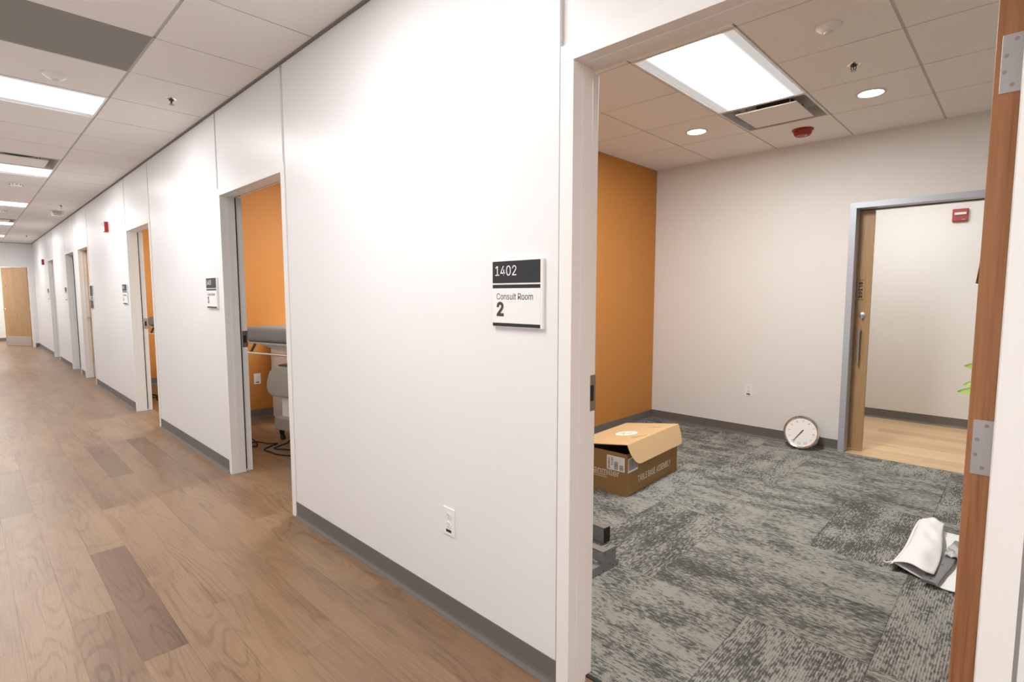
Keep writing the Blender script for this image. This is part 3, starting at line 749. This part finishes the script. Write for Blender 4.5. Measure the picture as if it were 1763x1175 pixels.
sprinkler(-16.5, -0.26, 'farthest sprinkler head near the corridor end')
sprinkler(-0.815, 2.345, 'chrome sprinkler head in the consult room ceiling')
def occ_sensor(x, y, label, rot):
    r = empty('occupancy_sensor', (x, y, H), (0, 0, rot)); tag(r, label, 'sensor', 'ceiling occupancy sensors')
    MB().lathe([(0.062, 0), (0.062, -0.004), (0.056, -0.012), (0.040, -0.024), (0.026, -0.031), (0.0, -0.032)], 28).build('housing', 'white', r, smooth='auto')
    MB().lathe([(0.021, -0.030), (0.019, -0.036), (0.0, -0.039)], 18).build('lens', 'offwhite', r, smooth='auto')
occ_sensor(-4.38, -0.90, 'round white occupancy sensor in the corridor ceiling before the bright troffer', 0)
occ_sensor(-0.80, 1.74, 'round white occupancy sensor in the consult room ceiling', 0.4)
def smoke(x, y, mat, label, rib=False, s=1.0):
    r = empty('smoke_detector', (x, y, H)); tag(r, label, 'detector', 'ceiling detectors')
    MB().lathe([(0.070, 0), (0.070, -0.006), (0.064, -0.008)], 28).build('base', mat, r, smooth='auto')
    MB().lathe([(0.060, -0.006), (0.062, -0.012), (0.055, -0.034), (0.046, -0.044), (0.0, -0.046)], 28).build('cover', mat, r, smooth='auto')
    for i in range(10 if rib else 0):
        a = 2 * pi * i / 10; MB().box(0.058 * cos(a) - 0.006, 0.058 * cos(a) + 0.006, 0.058 * sin(a) - 0.006, 0.058 * sin(a) + 0.006, -0.026, -0.018).build('vent_slot', 'darkmetal', r)
    MB().lathe([(0.008, -0.045), (0.006, -0.049), (0, -0.049)], 10, (0.02, 0, 0)).build('indicator', 'lensclear', r)
    r.scale = (s, s, s)
smoke(-1.405, 3.50, 'red', 'dark red round detector on the consult room ceiling', s=1.15)
smoke(-8.89, -0.835, 'white', 'white smoke detector past the second corridor troffer', True)
smoke(-11.85, -0.85, 'white', 'white smoke detector past the third corridor troffer', True)
r = empty('ceiling_speaker', (-11.35, -0.225, H)); tag(r, 'ribbed white box detector beside the far sprinkler', 'detector', 'ceiling detectors')
MB().prism([(-0.085, 0), (0.085, 0), (0.06, -0.085), (-0.06, -0.085)][::-1], -0.06, 0.06, 'X').build('housing', 'offwhite', r, bevel=0.003)
for i in range(4): MB().box(0.060, 0.062, -0.060 + 0.004 * i, 0.060 - 0.004 * i, -0.022 - i * 0.016, -0.016 - i * 0.016).build('louvre_slot', 'darkmetal', r)

# ---- wall devices
def outlet(name, loc, rotz, label, group='duplex outlets'):
    r = empty('power_outlet', loc, (0, 0, rotz)); tag(r, label, 'outlet', group)
    MB().box(-0.0375, 0.0375, -0.005, 0, -0.060, 0.060).build('cover_plate', 'white', r, bevel=0.002)
    for s in (1, -1):
        z = s * 0.0195 + 0.006
        rc = MB().prism([(0.0165 * cos(a) * 1.02, z + 0.0155 * sin(a)) for a in [2 * pi * i / 16 + pi / 16 for i in range(16)]], -0.0072, -0.004, 'Y').build('receptacle', 'white', r)
        for dx in (-0.0062, 0.0062): MB().box(dx - 0.0010, dx + 0.0010, -0.0078, -0.0070, z, z + 0.008).build('slot', 'ink', rc)
        MB().box(-0.002, 0.002, -0.0078, -0.0070, z - 0.010, z - 0.006).build('slot', 'ink', rc)
    MB().box(-0.017, 0.017, -0.0056, -0.0048, -0.046, -0.035).build('circuit_label', 'black', r)
outlet('o', (-1.708, 0.0, 0.434), 0, 'white duplex outlet on the corridor wall beside the consult room')
outlet('o', (-1.928, RY, 0.455), 0, 'white duplex outlet on the consult room back wall above the clock')
outlet('o', (X2L, 0.885, 0.450), R(90), 'white duplex outlet on the exam room orange wall')
def strobe(loc, rotz, label, clear=False):
    r = empty('fire_strobe', loc, (0, 0, rotz)); tag(r, label, 'alarm', 'red fire alarm strobes')
    MB().box(-0.063, 0.063, -0.040, 0, -0.063, 0.063).build('housing', 'red', r, bevel=0.004)
    if clear: MB().box(-0.060, 0.056, -0.046, -0.0395, -0.060, 0.060).build('front_cover', 'lensclear', r, bevel=0.002); return
    MB().box(-0.045, 0.050, -0.058, -0.039, 0.000, 0.026).build('lens', 'lensclear', r, bevel=0.005)
    text('fire_lettering', 'FIRE', 0.018, 'paper', r, (0.012, -0.0408, -0.050), (R(90), 0, 0), 0.0004)
strobe((-0.542, BCY, 2.208), 0, 'red square fire strobe on the wall beyond the sliding doorway')
strobe((-8.69, 0, 2.275), 0, 'red fire strobe on the corridor wall beside the farther exam room', True)
strobe((-16.47, 0, 2.15), 0, 'red fire strobe near the corridor end', True)
def room_sign(x0, z1, label, num, name, big, wdt=0.245, hgt=0.241):
    r = empty('room_sign', (x0, 0, z1 - hgt)); tag(r, label, 'sign', 'door number signs')
    w_, h_ = wdt, hgt
    MB().box(0, w_, -0.013, 0, 0, h_).build('holder', 'white', r, bevel=0.001)
    f = w_ - 0.010
    MB().box(0.003, f, -0.0145, -0.012, h_ - 0.081, h_ - 0.003).build('number_panel', 'signblack', r)
    MB().box(0.003, f, -0.0142, -0.012, h_ - 0.100, h_ - 0.087).build('dark_band', 'signblack', r)
    MB().box(0.003, f, -0.0138, -0.012, 0.015, h_ - 0.100).build('insert', 'paper', r)
    MB().box(0.003, f, -0.0142, -0.012, 0.003, 0.015).build('dark_band', 'signblack', r)
    rt = (R(90), 0, 0)
    if num: text('number_lettering', num, 0.050, 'paper', r, (0.018, -0.0146, h_ - 0.055), rt, 0.0004, fit=(0.106, 0.036))
    if name: text('name_lettering', name, 0.031, 'signtext', r, (0.024, -0.0140, h_ - 0.141), rt, 0.0004, fit=(0.178, 0.023))
    if big: text('big_numeral', big, 0.074, 'signtext', r, (0.024, -0.0140, h_ - 0.202), rt, 0.0004, off=0.0025, fit=(0.036, 0.053))
    return r
room_sign(-1.427, 1.518, 'black and white sign reading 1402 Consult Room 2', '1402', 'Consult Room', '2')
room_sign(-4.735, 1.528, 'black and white sign reading 1403 with a numeral 3', '1403', 'Exam Room', '3')
room_sign(-7.93, 1.522, 'black and white sign beside the farther exam room doorway', '1404', 'Exam Room', '4')
r = room_sign(-13.09, 1.535, 'small sign beside the narrow far doorway', None, None, None)
r = room_sign(-15.99, 1.535, 'small sign beside the alcove opening', None, None, None)
r = empty('room_sign', (-10.30, 0, 1.19)); tag(r, 'tall dark sign beside the closed pale wooden door', 'sign', 'door number signs')
MB().box(0, 0.26, -0.013, 0, 0, 0.345).build('holder', 'white', r, bevel=0.001)
MB().box(0.003, 0.255, -0.0145, -0.012, 0.185, 0.342).build('number_panel', 'signblack', r)
MB().box(0.003, 0.255, -0.0145, -0.012, 0.003, 0.120).build('picture_panel', 'signblack', r)
MB().box(0.003, 0.255, -0.0142, -0.012, 0.125, 0.180).build('insert', 'galv', r)

# ================================================================== OBJECTS IN THE CONSULT ROOM
# ---- cardboard box with its lid propped open
box = empty('cardboard_box', (-1.905, 1.722, 0), (0, 0, R(92.2))); tag(box, 'opened brown cardboard box printed TABLE BASE ASSEMBLY on the carpet', 'box')
BL, BWd, BH, ct = 0.790, 0.46, 0.300, 0.005     # local x = along the long side, local y = towards the orange wall
MB().box(0, BL, 0, ct, 0, BH).build('side_panel', 'card', box); MB().box(0, BL, BWd - ct, BWd, 0, BH).build('side_panel', 'card', box)
MB().box(0, ct, ct, BWd - ct, 0, BH).build('end_panel', 'card', box); MB().box(BL - ct, BL, ct, BWd - ct, 0, BH).build('end_panel', 'card', box)
MB().box(ct, BL - ct, ct, BWd - ct, 0, ct).build('bottom_panel', 'card', box)
lid = MB(); th = math.atan2(0.370 - BH, BWd)
e0, e1 = -0.008, BL + 0.004
ly0, lz0 = 0.0, 0.368                        # folded front edge of the lid
lid.add([(e0, BWd, BH), (e1, BWd, BH), (e1, ly0, lz0), (e0, ly0, lz0), (e0, BWd, BH + ct), (e1, BWd, BH + ct), (e1, ly0, lz0 + ct), (e0, ly0, lz0 + ct)],
        [(0, 1, 2, 3), (4, 7, 6, 5), (0, 4, 5, 1), (1, 5, 6, 2), (2, 6, 7, 3), (3, 7, 4, 0)])
lo = lid.build('lid', 'cardin', box)
fp = [(e0, 0.0)]                             # front tuck flap: rounded lower corners, s = distance down the flap
FD = 0.150
for i in range(9):
    a = pi / 2 * i / 8; fp.append((e0 + 0.105 * (1 - cos(a)) + 0.0, FD * sin(a) ** 0.9))
for i in range(8, -1, -1):
    a = pi / 2 * i / 8; fp.append((e1 - 0.06 * (1 - cos(a)), FD * sin(a) ** 0.9))
out = (-0.34, -0.94)                         # flap leans outwards as it hangs (dy, dz)
vs = [(x, ly0 + out[0] * s, lz0 + ct + out[1] * s) for x, s in fp] + [(x, ly0 + out[0] * s - ct * 0.94, lz0 + ct * 0.8 + out[1] * s) for x, s in fp]
n = len(fp)
MB().add(vs, [tuple(range(n)), tuple(range(n, 2 * n))[::-1]] + [(i, n + i, n + (i + 1) % n, (i + 1) % n) for i in range(n)]).build('tuck_flap', 'cardin', box)
def on_lid(x, y): # lid surface height at local y
    return lz0 + ct + (BH - lz0) * (y / BWd)
def lid_patch(name, pts, mat, lift=0.0006):
    v = [(x, y, on_lid(x, y) + lift) for x, y in pts]
    v2 = [(x, y, on_lid(x, y)) for x, y in pts]; k = len(pts)
    return MB().add(v + v2, [tuple(range(k)), tuple(range(k, 2 * k))[::-1]] + [(i, k + i, k + (i + 1) % k, (i + 1) % k) for i in range(k)]).build(name, mat, lo)
LCx, LCy = 0.365, 0.215
lid_patch('logo_disc', [(LCx + 0.083 * cos(2 * pi * i / 32), LCy + 0.083 * sin(2 * pi * i / 32)) for i in range(32)], 'paper')
# the printed mark: a looping stroke left in the cardboard colour on the white disc
st = [(-0.045, 0.030), (-0.030, -0.045), (-0.008, 0.020), (0.0, 0.035), (0.010, 0.020), (0.032, -0.045), (0.048, 0.030), (0.036, 0.034), (0.028, -0.010), (0.012, 0.042), (0.0, 0.052), (-0.012, 0.042), (-0.028, -0.010), (-0.036, 0.034)]
lid_patch('logo_mark', [(LCx - v, LCy + u) for u, v in st], 'cardin', 0.0011)
lid_patch('scuff_mark', [(0.20, 0.075), (0.24, 0.11), (0.34, 0.030), (0.33, 0.02)], 'cardtape'); lid_patch('scuff_mark', [(0.60, 0.16), (0.65, 0.14), (0.66, 0.075), (0.62, 0.08)], 'cardtape')
text('side_lettering', 'TABLE BASE ASSEMBLY', 0.062, 'print', box, (0.155, -0.0006, 0.066), (R(90), 0, 0), 0.0005, off=0.0005, fit=(0.52, 0.048))
text('brand_lettering', 'hermanmiller', 0.066, 'print', box, (-0.0006, 0.400, 0.126), (R(90), 0, R(-90)), 0.0005, fit=(0.34, 0.048))
for k in range(2): MB().box(-0.0006, 0, 0.16, 0.40, 0.118 - k * 0.014, 0.122 - k * 0.014).build('small_print', 'print', box)
sl = MB().box(-0.0010, 0.0, 0.018, 0.160, 0.170, 0.272).build('shipping_label', 'paper', box)
rb = random.Random(3)
for (y0, y1, z0, z1) in ((0.028, 0.058, 0.176, 0.215), (0.070, 0.100, 0.180, 0.235), (0.110, 0.124, 0.205, 0.262), (0.135, 0.150, 0.178, 0.262)):
    m_ = MB(); z = z0
    while z < z1:
        t = rb.choice((0.002, 0.003, 0.005)); m_.box(-0.0014, -0.0009, y0, y1, z, min(z1, z + t)); z += t + rb.choice((0.002, 0.003))
    m_.build('barcode', 'ink', sl)
sl2 = MB().box(0.012, 0.150, -0.0010, 0.0, 0.165, 0.268).build('shipping_label', 'paper', box)
m_ = MB(); x = 0.022
while x < 0.14:
    t = rb.choice((0.002, 0.004, 0.006)); m_.box(x, x + t, -0.0014, -0.0009, 0.18, 0.258); x += t + rb.choice((0.002, 0.003, 0.005))
m_.build('barcode', 'ink', sl2)

# ---- wall clock leaning on the wall
lean = R(16)
ck = empty('wall_clock', (-1.402, 3.835, 0.0)); tag(ck, 'round chrome-rimmed wall clock leaning upside down against the back wall', 'clock')
cr_ = 0.152
inner = empty('tmp2'); bpy.data.objects.remove(inner)
def ckpart(mb, name, mat, smooth=False):
    """clock is modelled facing -Y around (0,0,0), then rolled and leaned"""
    o = mb.build(name, mat, ck, smooth); o.matrix_local = CKM; return o
CKM = Matrix.Translation((0, 0.012, cr_ * cos(lean) + 0.003)) @ Matrix.Rotation(-lean, 4, 'X')
ckpart(MB().lathe([(0.128, 0.0), (0.131, -0.010), (0.140, -0.014), (0.149, -0.008), (0.152, 0.004), (0.150, 0.030), (0.120, 0.036), (0, 0.036)], 48, (0, 0, 0), 'Y'), 'case', 'chrome', 'auto')
ckpart(MB().lathe([(0.134, -0.0015), (0.134, 0.001)], 48, (0, 0, 0), 'Y'), 'dial', 'clockface')
ROLL = R(214)
for nmb in range(1, 13):
    a = ROLL + nmb * pi / 6
    g = text('numeral', str(nmb), 0.034, 'clocknum', ck, (0, 0, 0), (0, 0, 0), 0.0003, align='CENTER')
    pos = Matrix.Translation((0.106 * sin(a), -0.0022, 0.106 * cos(a))) @ Matrix.Rotation(a, 4, 'Y') @ Matrix.Translation((0, 0, -0.012)) @ Matrix.Rotation(R(90), 4, 'X')
    g.matrix_local = CKM @ pos
for nm_, L1, w0, yy in (('minute_hand', 0.098, 0.0030, -0.0058), ('hour_hand', 0.070, 0.0042, -0.0042)):
    hM = Matrix.Rotation(ROLL, 4, 'Y')
    hh = MB().prism([(-w0, -0.028), (w0, -0.028), (w0 * 0.7, L1), (-w0 * 0.7, L1)], yy, yy + 0.001, 'Y').build(nm_, 'black', ck); hh.matrix_local = CKM @ hM
ckpart(MB().lathe([(0.0, -0.008), (0.006, -0.007), (0.006, -0.001)], 14, (0, 0, 0), 'Y'), 'hub', 'black')

# ---- steel table-base bracket on the carpet by the jamb
bk = empty('metal_bracket', (-1.448, 0.80, 0), (0, 0, R(-4))); tag(bk, 'grey galvanised steel bracket lying on the carpet by the door jamb', 'bracket')
pl = [(-0.30, 0.002), (0.100, 0.002), (0.100, 0.034), (0.078, 0.034), (0.078, 0.108), (-0.030, 0.108), (-0.030, 0.047), (-0.30, 0.047)]
MB().prism(pl, -0.003, 0.0, 'X').build('end_plate', 'galv', bk, bevel=0.0006)
MB().box(-0.030, -0.003, -0.30, -0.030, 0.044, 0.047).build('bottom_flange', 'galv', bk); MB().box(-0.020, -0.003, -0.030, 0.078, 0.105, 0.108).build('top_flange', 'galv', bk); MB().box(-0.022, -0.003, 0.078, 0.100, 0.031, 0.034).build('side_tab', 'galv', bk)
ch = MB(); ch.box(-0.36, -0.003, -0.030, -0.027, 0.050, 0.106); ch.box(-0.36, -0.003, -0.030, 0.02, 0.103, 0.106); ch.box(-0.36, -0.003, -0.030, 0.02, 0.050, 0.053)
ch.build('channel', 'galv', bk)
for y, z in ((0.055, 0.014), (0.030, 0.028), (-0.022, 0.010), (0.055, 0.090), (-0.015, 0.098)):
    MB().lathe([(0.0038, 0.0), (0.0038, 0.0006), (0, 0.0006)], 10, (0, y, z), 'X').build('screw_hole', 'black', bk)
ub = empty('metal_channel', (-1.62, 1.03, 0), (0, 0, R(-4))); tag(ub, 'short dark steel channel with rubber end standing behind the bracket', 'bracket')
u = MB(); u.box(-0.30, 0.0, 0, 0.004, 0.0, 0.090); u.box(-0.30, 0.0, 0, 0.045, 0.086, 0.090); u.box(-0.30, 0, 0, 0.045, 0, 0.004)
u.build('channel', 'galv', ub); MB().box(0.0, 0.006, -0.002, 0.047, 0.010, 0.094).build('end_cap', 'rubber', ub)

# ---- white foam pouch with a steel bar
bg = empty('foam_pouch', (-0.262, 2.15, 0), (0, 0, R(-3))); tag(bg, 'crumpled white foam pouch lying open on the carpet beside the door', 'packaging')
def sheet(fn, nu, nv, th):
    m = MB(); top = [[Vector(fn(i / nu, j / nv)) for j in range(nv + 1)] for i in range(nu + 1)]
    vs = [p for row in top for p in row]; bot = [p - Vector((0, 0, th)) for p in vs]
    K = nv + 1; F = []
    for i in range(nu):
        for j in range(nv):
            q = (i * K + j, (i + 1) * K + j, (i + 1) * K + j + 1, i * K + j + 1); F.append(q); F.append(tuple(x + len(vs) for x in q[::-1]))
    ed = [i * K for i in range(nu + 1)] + [nu * K + j for j in range(1, K)] + [i * K + nv for i in range(nu - 1, -1, -1)] + [j for j in range(nv - 1, 0, -1)]
    for a in range(len(ed)):
        b2 = ed[(a + 1) % len(ed)]; F.append((ed[a], ed[a] + len(vs), b2 + len(vs), b2))
    return m.add(vs + bot, F)
def wob(u, v, k): return 0.006 * sin(9 * u + 3 * k) * cos(7 * v + k) + 0.004 * sin(21 * v + 5 * u + k)
Ln = 0.76
def lower(u, v):        # u across (left to right), v along (near to far)
    x = -0.125 + 0.32 * u + 0.012 * sin(6 * v); y = -0.36 + Ln * v + 0.03 * sin(5 * u + 1) * (1 - v)
    z = 0.008 + 0.030 * (abs(2 * u - 1) ** 2.2) + wob(u, v, 1) * 0.7
    return (x, y, max(z, 0.005))
sheet(lower, 22, 30, 0.003).build('lower_sheet', 'foam', bg, smooth=True)
def flap(u, v):
    wd = 0.165 - 0.060 * v
    x = -0.128 + wd * u + 0.010 * sin(5 * v); y = -0.34 + Ln * 1.03 * v + 0.02 * sin(6 * u)
    z = 0.036 + 0.036 * sin(pi * min(1, u * 0.80 + 0.06)) * (0.75 + 0.25 * sin(4 * v)) + wob(u, v, 2) * 0.8
    return (x, y, z)
sheet(flap, 18, 30, 0.003).build('folded_flap', 'foam', bg, smooth=True)
def fold(u, v):
    a = pi * u; x = -0.128 - 0.016 * sin(a) + 0.010 * sin(5 * v); y = -0.35 + Ln * 1.01 * v; z = 0.020 + 0.017 * -cos(a) + 0.003
    return (x, y, max(z, 0.005))
sheet(fold, 8, 24, 0.003).build('fold', 'foam', bg, smooth=True)
def roll(u, v):
    a = pi * 1.2 * u; return (0.190 + 0.022 * sin(a) - 0.01 * sin(8 * v), -0.36 + 0.74 * v, 0.028 - 0.020 * cos(a) + 0.002 * sin(20 * v))
sheet(roll, 8, 24, 0.003).build('rolled_edge', 'foam', bg, smooth=True)
fm = MB()
sheet(lambda u, v: (0.035 + 0.13 * u, -0.05 + 0.16 * v, 0.043 + 0.012 * sin(9 * u) * sin(7 * v) + 0.006 * sin(23 * u + 11 * v)), 14, 14, 0.0015).build('plastic_wrap', 'film', bg, smooth=True)
tp = empty('steel_bar', (-0.212, 2.10, 0.016), (0, 0, R(-7))); tag(tp, 'flat grey steel bar lying inside the white foam pouch', 'metal bar')
MB().box(-0.028, 0.028, -0.36, 0.27, 0.004, 0.018).build('bar', 'galv', tp, bevel=0.0015)
for y in (-0.33, -0.28, -0.12): MB().lathe([(0.005, 0.018), (0.005, 0.0186), (0, 0.0186)], 10, (0.0, y, 0)).build('screw_hole', 'black', tp)
o = MB().tube([(-0.455, 1.885, 0.006), (-0.445, 1.870, 0.008), (-0.432, 1.885, 0.010), (-0.424, 1.905, 0.008), (-0.405, 1.905, 0.012), (-0.392, 1.900, 0.014)], 0.004, 6)
tag(o.build('packing_tie', 'foam', smooth=True), 'short curly white tie on the carpet beside the pouch', 'tie')

# ---- potted plant behind the door and the sheet on the door
pt = empty('potted_plant', (0.16, 2.42, 0)); tag(pt, 'leafy green potted plant mostly hidden behind the open door', 'plant')
MB().lathe([(0.10, 0.0), (0.145, 0.30), (0.150, 0.33), (0.135, 0.33), (0.130, 0.29)], 28).build('pot', 'pot', pt, smooth='auto')
MB().lathe([(0.132, 0.285), (0.0, 0.30)], 24).build('soil', 'soil', pt)
rp_ = random.Random(11)
def leaf_mesh(L=0.17, Wd=0.075):
    m = MB(); n = 7; vs = []
    for i in range(n + 1):
        t = i / n; wv = Wd / 2 * sin(pi * min(1, t * 0.92 + 0.06)) ** 0.8; dz = -0.05 * t * t
        vs += [(t * L, -wv, dz + 0.010), (t * L, 0, dz), (t * L, wv, dz + 0.010)]
    m.add(vs, [f for i in range(n) for f in ((3 * i, 3 * i + 3, 3 * i + 4, 3 * i + 1), (3 * i + 1, 3 * i + 4, 3 * i + 5, 3 * i + 2))])
    return m
LFM = leaf_mesh().mesh('leaf'); LFM.materials.append(M['leaf'])
for p_ in LFM.polygons: p_.use_smooth = True
spec = [(pi + 0.05, 1.00, 0.215), (pi - 0.10, 0.93, 0.225), (pi + 0.10, 0.875, 0.235)]
for i in range(26): spec.append((rp_.uniform(0, 2 * pi), rp_.uniform(0.50, 1.12), rp_.uniform(0.06, 0.17)))
for i, (a, z, rr) in enumerate(spec):
    bx, by = 0.04 * cos(a), 0.04 * sin(a)
    tip = (rr * cos(a), rr * sin(a), z)
    stm = MB().tube([(bx, by, 0.29), (bx * 1.2 + 0.02 * cos(a), by * 1.2 + 0.02 * sin(a), 0.29 + (z - 0.29) * 0.6), tip], 0.0035, 6).build('stem', 'leaf', pt, smooth=True)
    l = bpy.data.objects.new('leaf', LFM); COL.objects.link(l); l.parent = stm
    l.location = tip; l.rotation_euler = (rp_.uniform(-0.4, 0.4), rp_.uniform(-0.3, 0.25), a); 
    if i < 3: l.scale = (1.0, 0.75, 0.8); l.rotation_euler = (-0.9, (-0.15, 0.1, -0.05)[i], a)
sh = MB(); 
sheet_pts = sheet(lambda u, v: (LXa - 0.001 - 0.020 * (1 - v) ** 1.4 - 0.002 * sin(3 * u), 0.50 + 0.216 * u, 1.425 + 0.28 * v), 6, 12, 0.0)
shm = MB(); K = 13
for i in range(7):
    for j in range(13):
        u, v = i / 6, j / 12
        x = LXa - 0.0015 - 0.021 * (1 - v) ** 1.4; shm.v.append((x, 0.50 + 0.216 * u, 1.425 + 0.28 * v))
nv_ = len(shm.v); shm.v += [(x - 0.0006, y, z) for x, y, z in shm.v]
for i in range(6):
    for j in range(12):
        q = (i * K + j, (i + 1) * K + j, (i + 1) * K + j + 1, i * K + j + 1); shm.f.append(q); shm.f.append(tuple(x + nv_ for x in q[::-1]))
for i in range(6):
    for j in (0, 12): shm.f.append((i * K + j, (i + 1) * K + j, (i + 1) * K + j + nv_, i * K + j + nv_))
for j in range(12):
    for i in (0, 6): shm.f.append((i * K + j, i * K + j + 1, i * K + j + 1 + nv_, i * K + j + nv_))
tag(shm.build('paper_sheet', 'sheet', smooth=True), 'tan paper sheet curling off the room face of the open door', 'paper')

# ================================================================== EXAM ROOMS
def rbox(x0, x1, y0, y1, z0, z1, r, seg=4):
    """rounded slab: rounded in plan and on its edges through a bevel on build"""
    return MB().box(x0, x1, y0, y1, z0, z1)
def exam_table(loc, rot, label):
    t = empty('exam_table', loc, (0, 0, rot)); tag(t, label, 'exam table', 'exam tables')
    # local x along the table, y away from the doorway
    n = 12; vs = []; fs = []
    L, Wd = 1.75, 0.62
    cu = MB().box(0.0, L, 0.0, Wd, 0.945, 1.090).build('cushion', 'grey_pad', t, True, bevel=0.055, seg=6)
    MB().box(0.012, L - 0.01, 0.012, Wd - 0.01, 0.930, 0.948).build('deck', 'taupe', t, bevel=0.004)
    und = MB().prism([(0.13, 0.930), (0.42, 0.875), (1.40, 0.875), (1.65, 0.930)][::-1], 0.06, Wd - 0.06, 'Y'); und.build('underframe', 'taupe', t, bevel=0.004)
    MB().tube([(0.055, 0.0, 0.846), (1.70, 0.0, 0.846)], 0.011, 10).build('side_rail', 'chrome', t, smooth='auto')
    for x in (0.16, 1.55):
        MB().tube([(x, 0.02, 0.935), (x - 0.06, 0.005, 0.850)], 0.013, 8).build('rail_bracket', 'darkmetal', t)
    b = MB().prism([(0.300, 0.705), (0.365, 0.722), (1.30, 0.722), (1.34, 0.60), (1.30, 0.43), (0.245, 0.420), (0.195, 0.450), (0.172, 0.500), (0.178, 0.560), (0.225, 0.660)][::-1], 0.100, 0.540, 'Y')
    b.build('motor_shroud', 'taupe', t, bevel=0.018, seg=3)
    MB().prism([(0.365, 0.722), (1.30, 0.722), (1.29, 0.735), (0.372, 0.735)][::-1], 0.106, 0.534, 'Y').build('shroud_lip', 'darkmetal', t)
    MB().box(0.45, 1.15, 0.20, 0.45, 0.735, 0.880).build('lift_column', 'white', t)
    MB().box(0.34, 1.18, 0.150, 0.490, 0.215, 0.430).build('base_column', 'white', t)
    MB().prism([(0.296, 0.105), (1.24, 0.105), (1.24, 0.228), (0.296, 0.228)], 0.09, 0.55, 'Y').build('base', 'taupe', t, bevel=0.010)
    for x in (0.35, 1.18):
        for y in (0.13, 0.51):
            c = MB().lathe([(0.026, -0.012), (0.026, 0.012)], 16, (x + 0.012, y, 0.0265), 'Y').build('caster', 'rubber', t)
            MB().box(x - 0.012, x + 0.014, y - 0.018, y + 0.018, 0.05, 0.108).build('fork', 'darkmetal', c)
    for x in (0.35, 1.18): MB().box(x - 0.03, x + 0.03, 0.28, 0.34, 0.0, 0.106).build('foot', 'darkmetal', t)
    return t
exam_table((-5.40, 0.48, 0), math.atan2(0.226, 0.974), 'grey padded exam table with taupe base seen through the nearer exam doorway')
t2 = exam_table((-9.05, 0.44, -0.0), math.atan2(0.20, 0.98), 'grey padded exam table in the farther exam room')
# white cabinet against the orange wall
cb = empty('base_cabinet', (-5.88, 1.62, 0)); tag(cb, 'white base cabinet against the exam room orange wall behind the table', 'cabinet')
MB().box(-0.315, 0.28, -0.575, 0.60, 0.09, 0.975).build('body', 'white', cb, bevel=0.002)
MB().box(-0.315, 0.25, -0.573, 0.58, 0.0, 0.09).build('plinth', 'white', cb)
MB().box(-0.318, 0.31, -0.59, 0.62, 0.975, 1.010).build('worktop', 'white', cb, bevel=0.003)
for k in range(2):
    d = MB().box(0.28, 0.298, -0.57 + k * 0.585, 0.01 + k * 0.585, 0.10, 0.965).build('cabinet_door', 'white', cb, bevel=0.002)
    MB().tube([(0.325, -0.06 + k * 0.12 + 0.0, 0.72), (0.325, -0.06 + k * 0.12, 0.86)], 0.005, 8).tube([(0.297, -0.06 + k * 0.12, 0.73), (0.325, -0.06 + k * 0.12, 0.73)], 0.004, 6).tube([(0.297, -0.06 + k * 0.12, 0.85), (0.325, -0.06 + k * 0.12, 0.85)], 0.004, 6).build('handle', 'steel', d)
# power cables
def spline(pts, n=8):
    P = [Vector(p) for p in pts]; out = []
    for i in range(len(P) - 1):
        p0, p1, p2, p3 = P[max(i - 1, 0)], P[i], P[i + 1], P[min(i + 2, len(P) - 1)]
        for k in range(n):
            t = k / n
            out.append(0.5 * ((2 * p1) + (p2 - p0) * t + (2 * p0 - 5 * p1 + 4 * p2 - p3) * t * t + (3 * p1 - p0 - 3 * p2 + p3) * t ** 3))
    return out + [P[-1]]
z = 0.0062
c1 = [(-5.42, 0.47, z), (-5.30, 0.485, z), (-5.10, 0.455, z), (-5.00, 0.415, 0.012), (-5.04, 0.385, z), (-5.14, 0.40, z), (-5.12, 0.46, 0.018), (-5.03, 0.53, z), (-4.965, 0.590, z), (-4.93, 0.52, z), (-4.86, 0.43, z), (-4.73, 0.437, z), (-4.62, 0.45, z), (-4.52, 0.50, z),
      (-4.46, 0.57, z), (-4.52, 0.63, z), (-4.66, 0.590, z), (-4.80, 0.508, z), (-4.85, 0.53, z), (-4.92, 0.66, z), (-4.99, 0.72, z), (-5.00, 0.80, z)]
tag(MB().tube(spline(c1), 0.006, 8).build('power_cable', 'rubber', smooth=True), 'black cable looping over the floor of the nearer exam room', 'cable')
c2 = [(-8.95, 0.38, z), (-8.72, 0.385, z), (-8.55, 0.41, z), (-8.42, 0.37, z), (-8.55, 0.32, z), (-8.70, 0.35, 0.012), (-8.50, 0.40, 0.016), (-8.20, 0.34, z), (-8.05, 0.45, z), (-8.0, 0.7, z)]
tag(MB().tube(spline(c2), 0.008, 8).build('power_cable', 'rubber', smooth=True), 'coiled black cable on the floor of the farther exam room', 'cable')
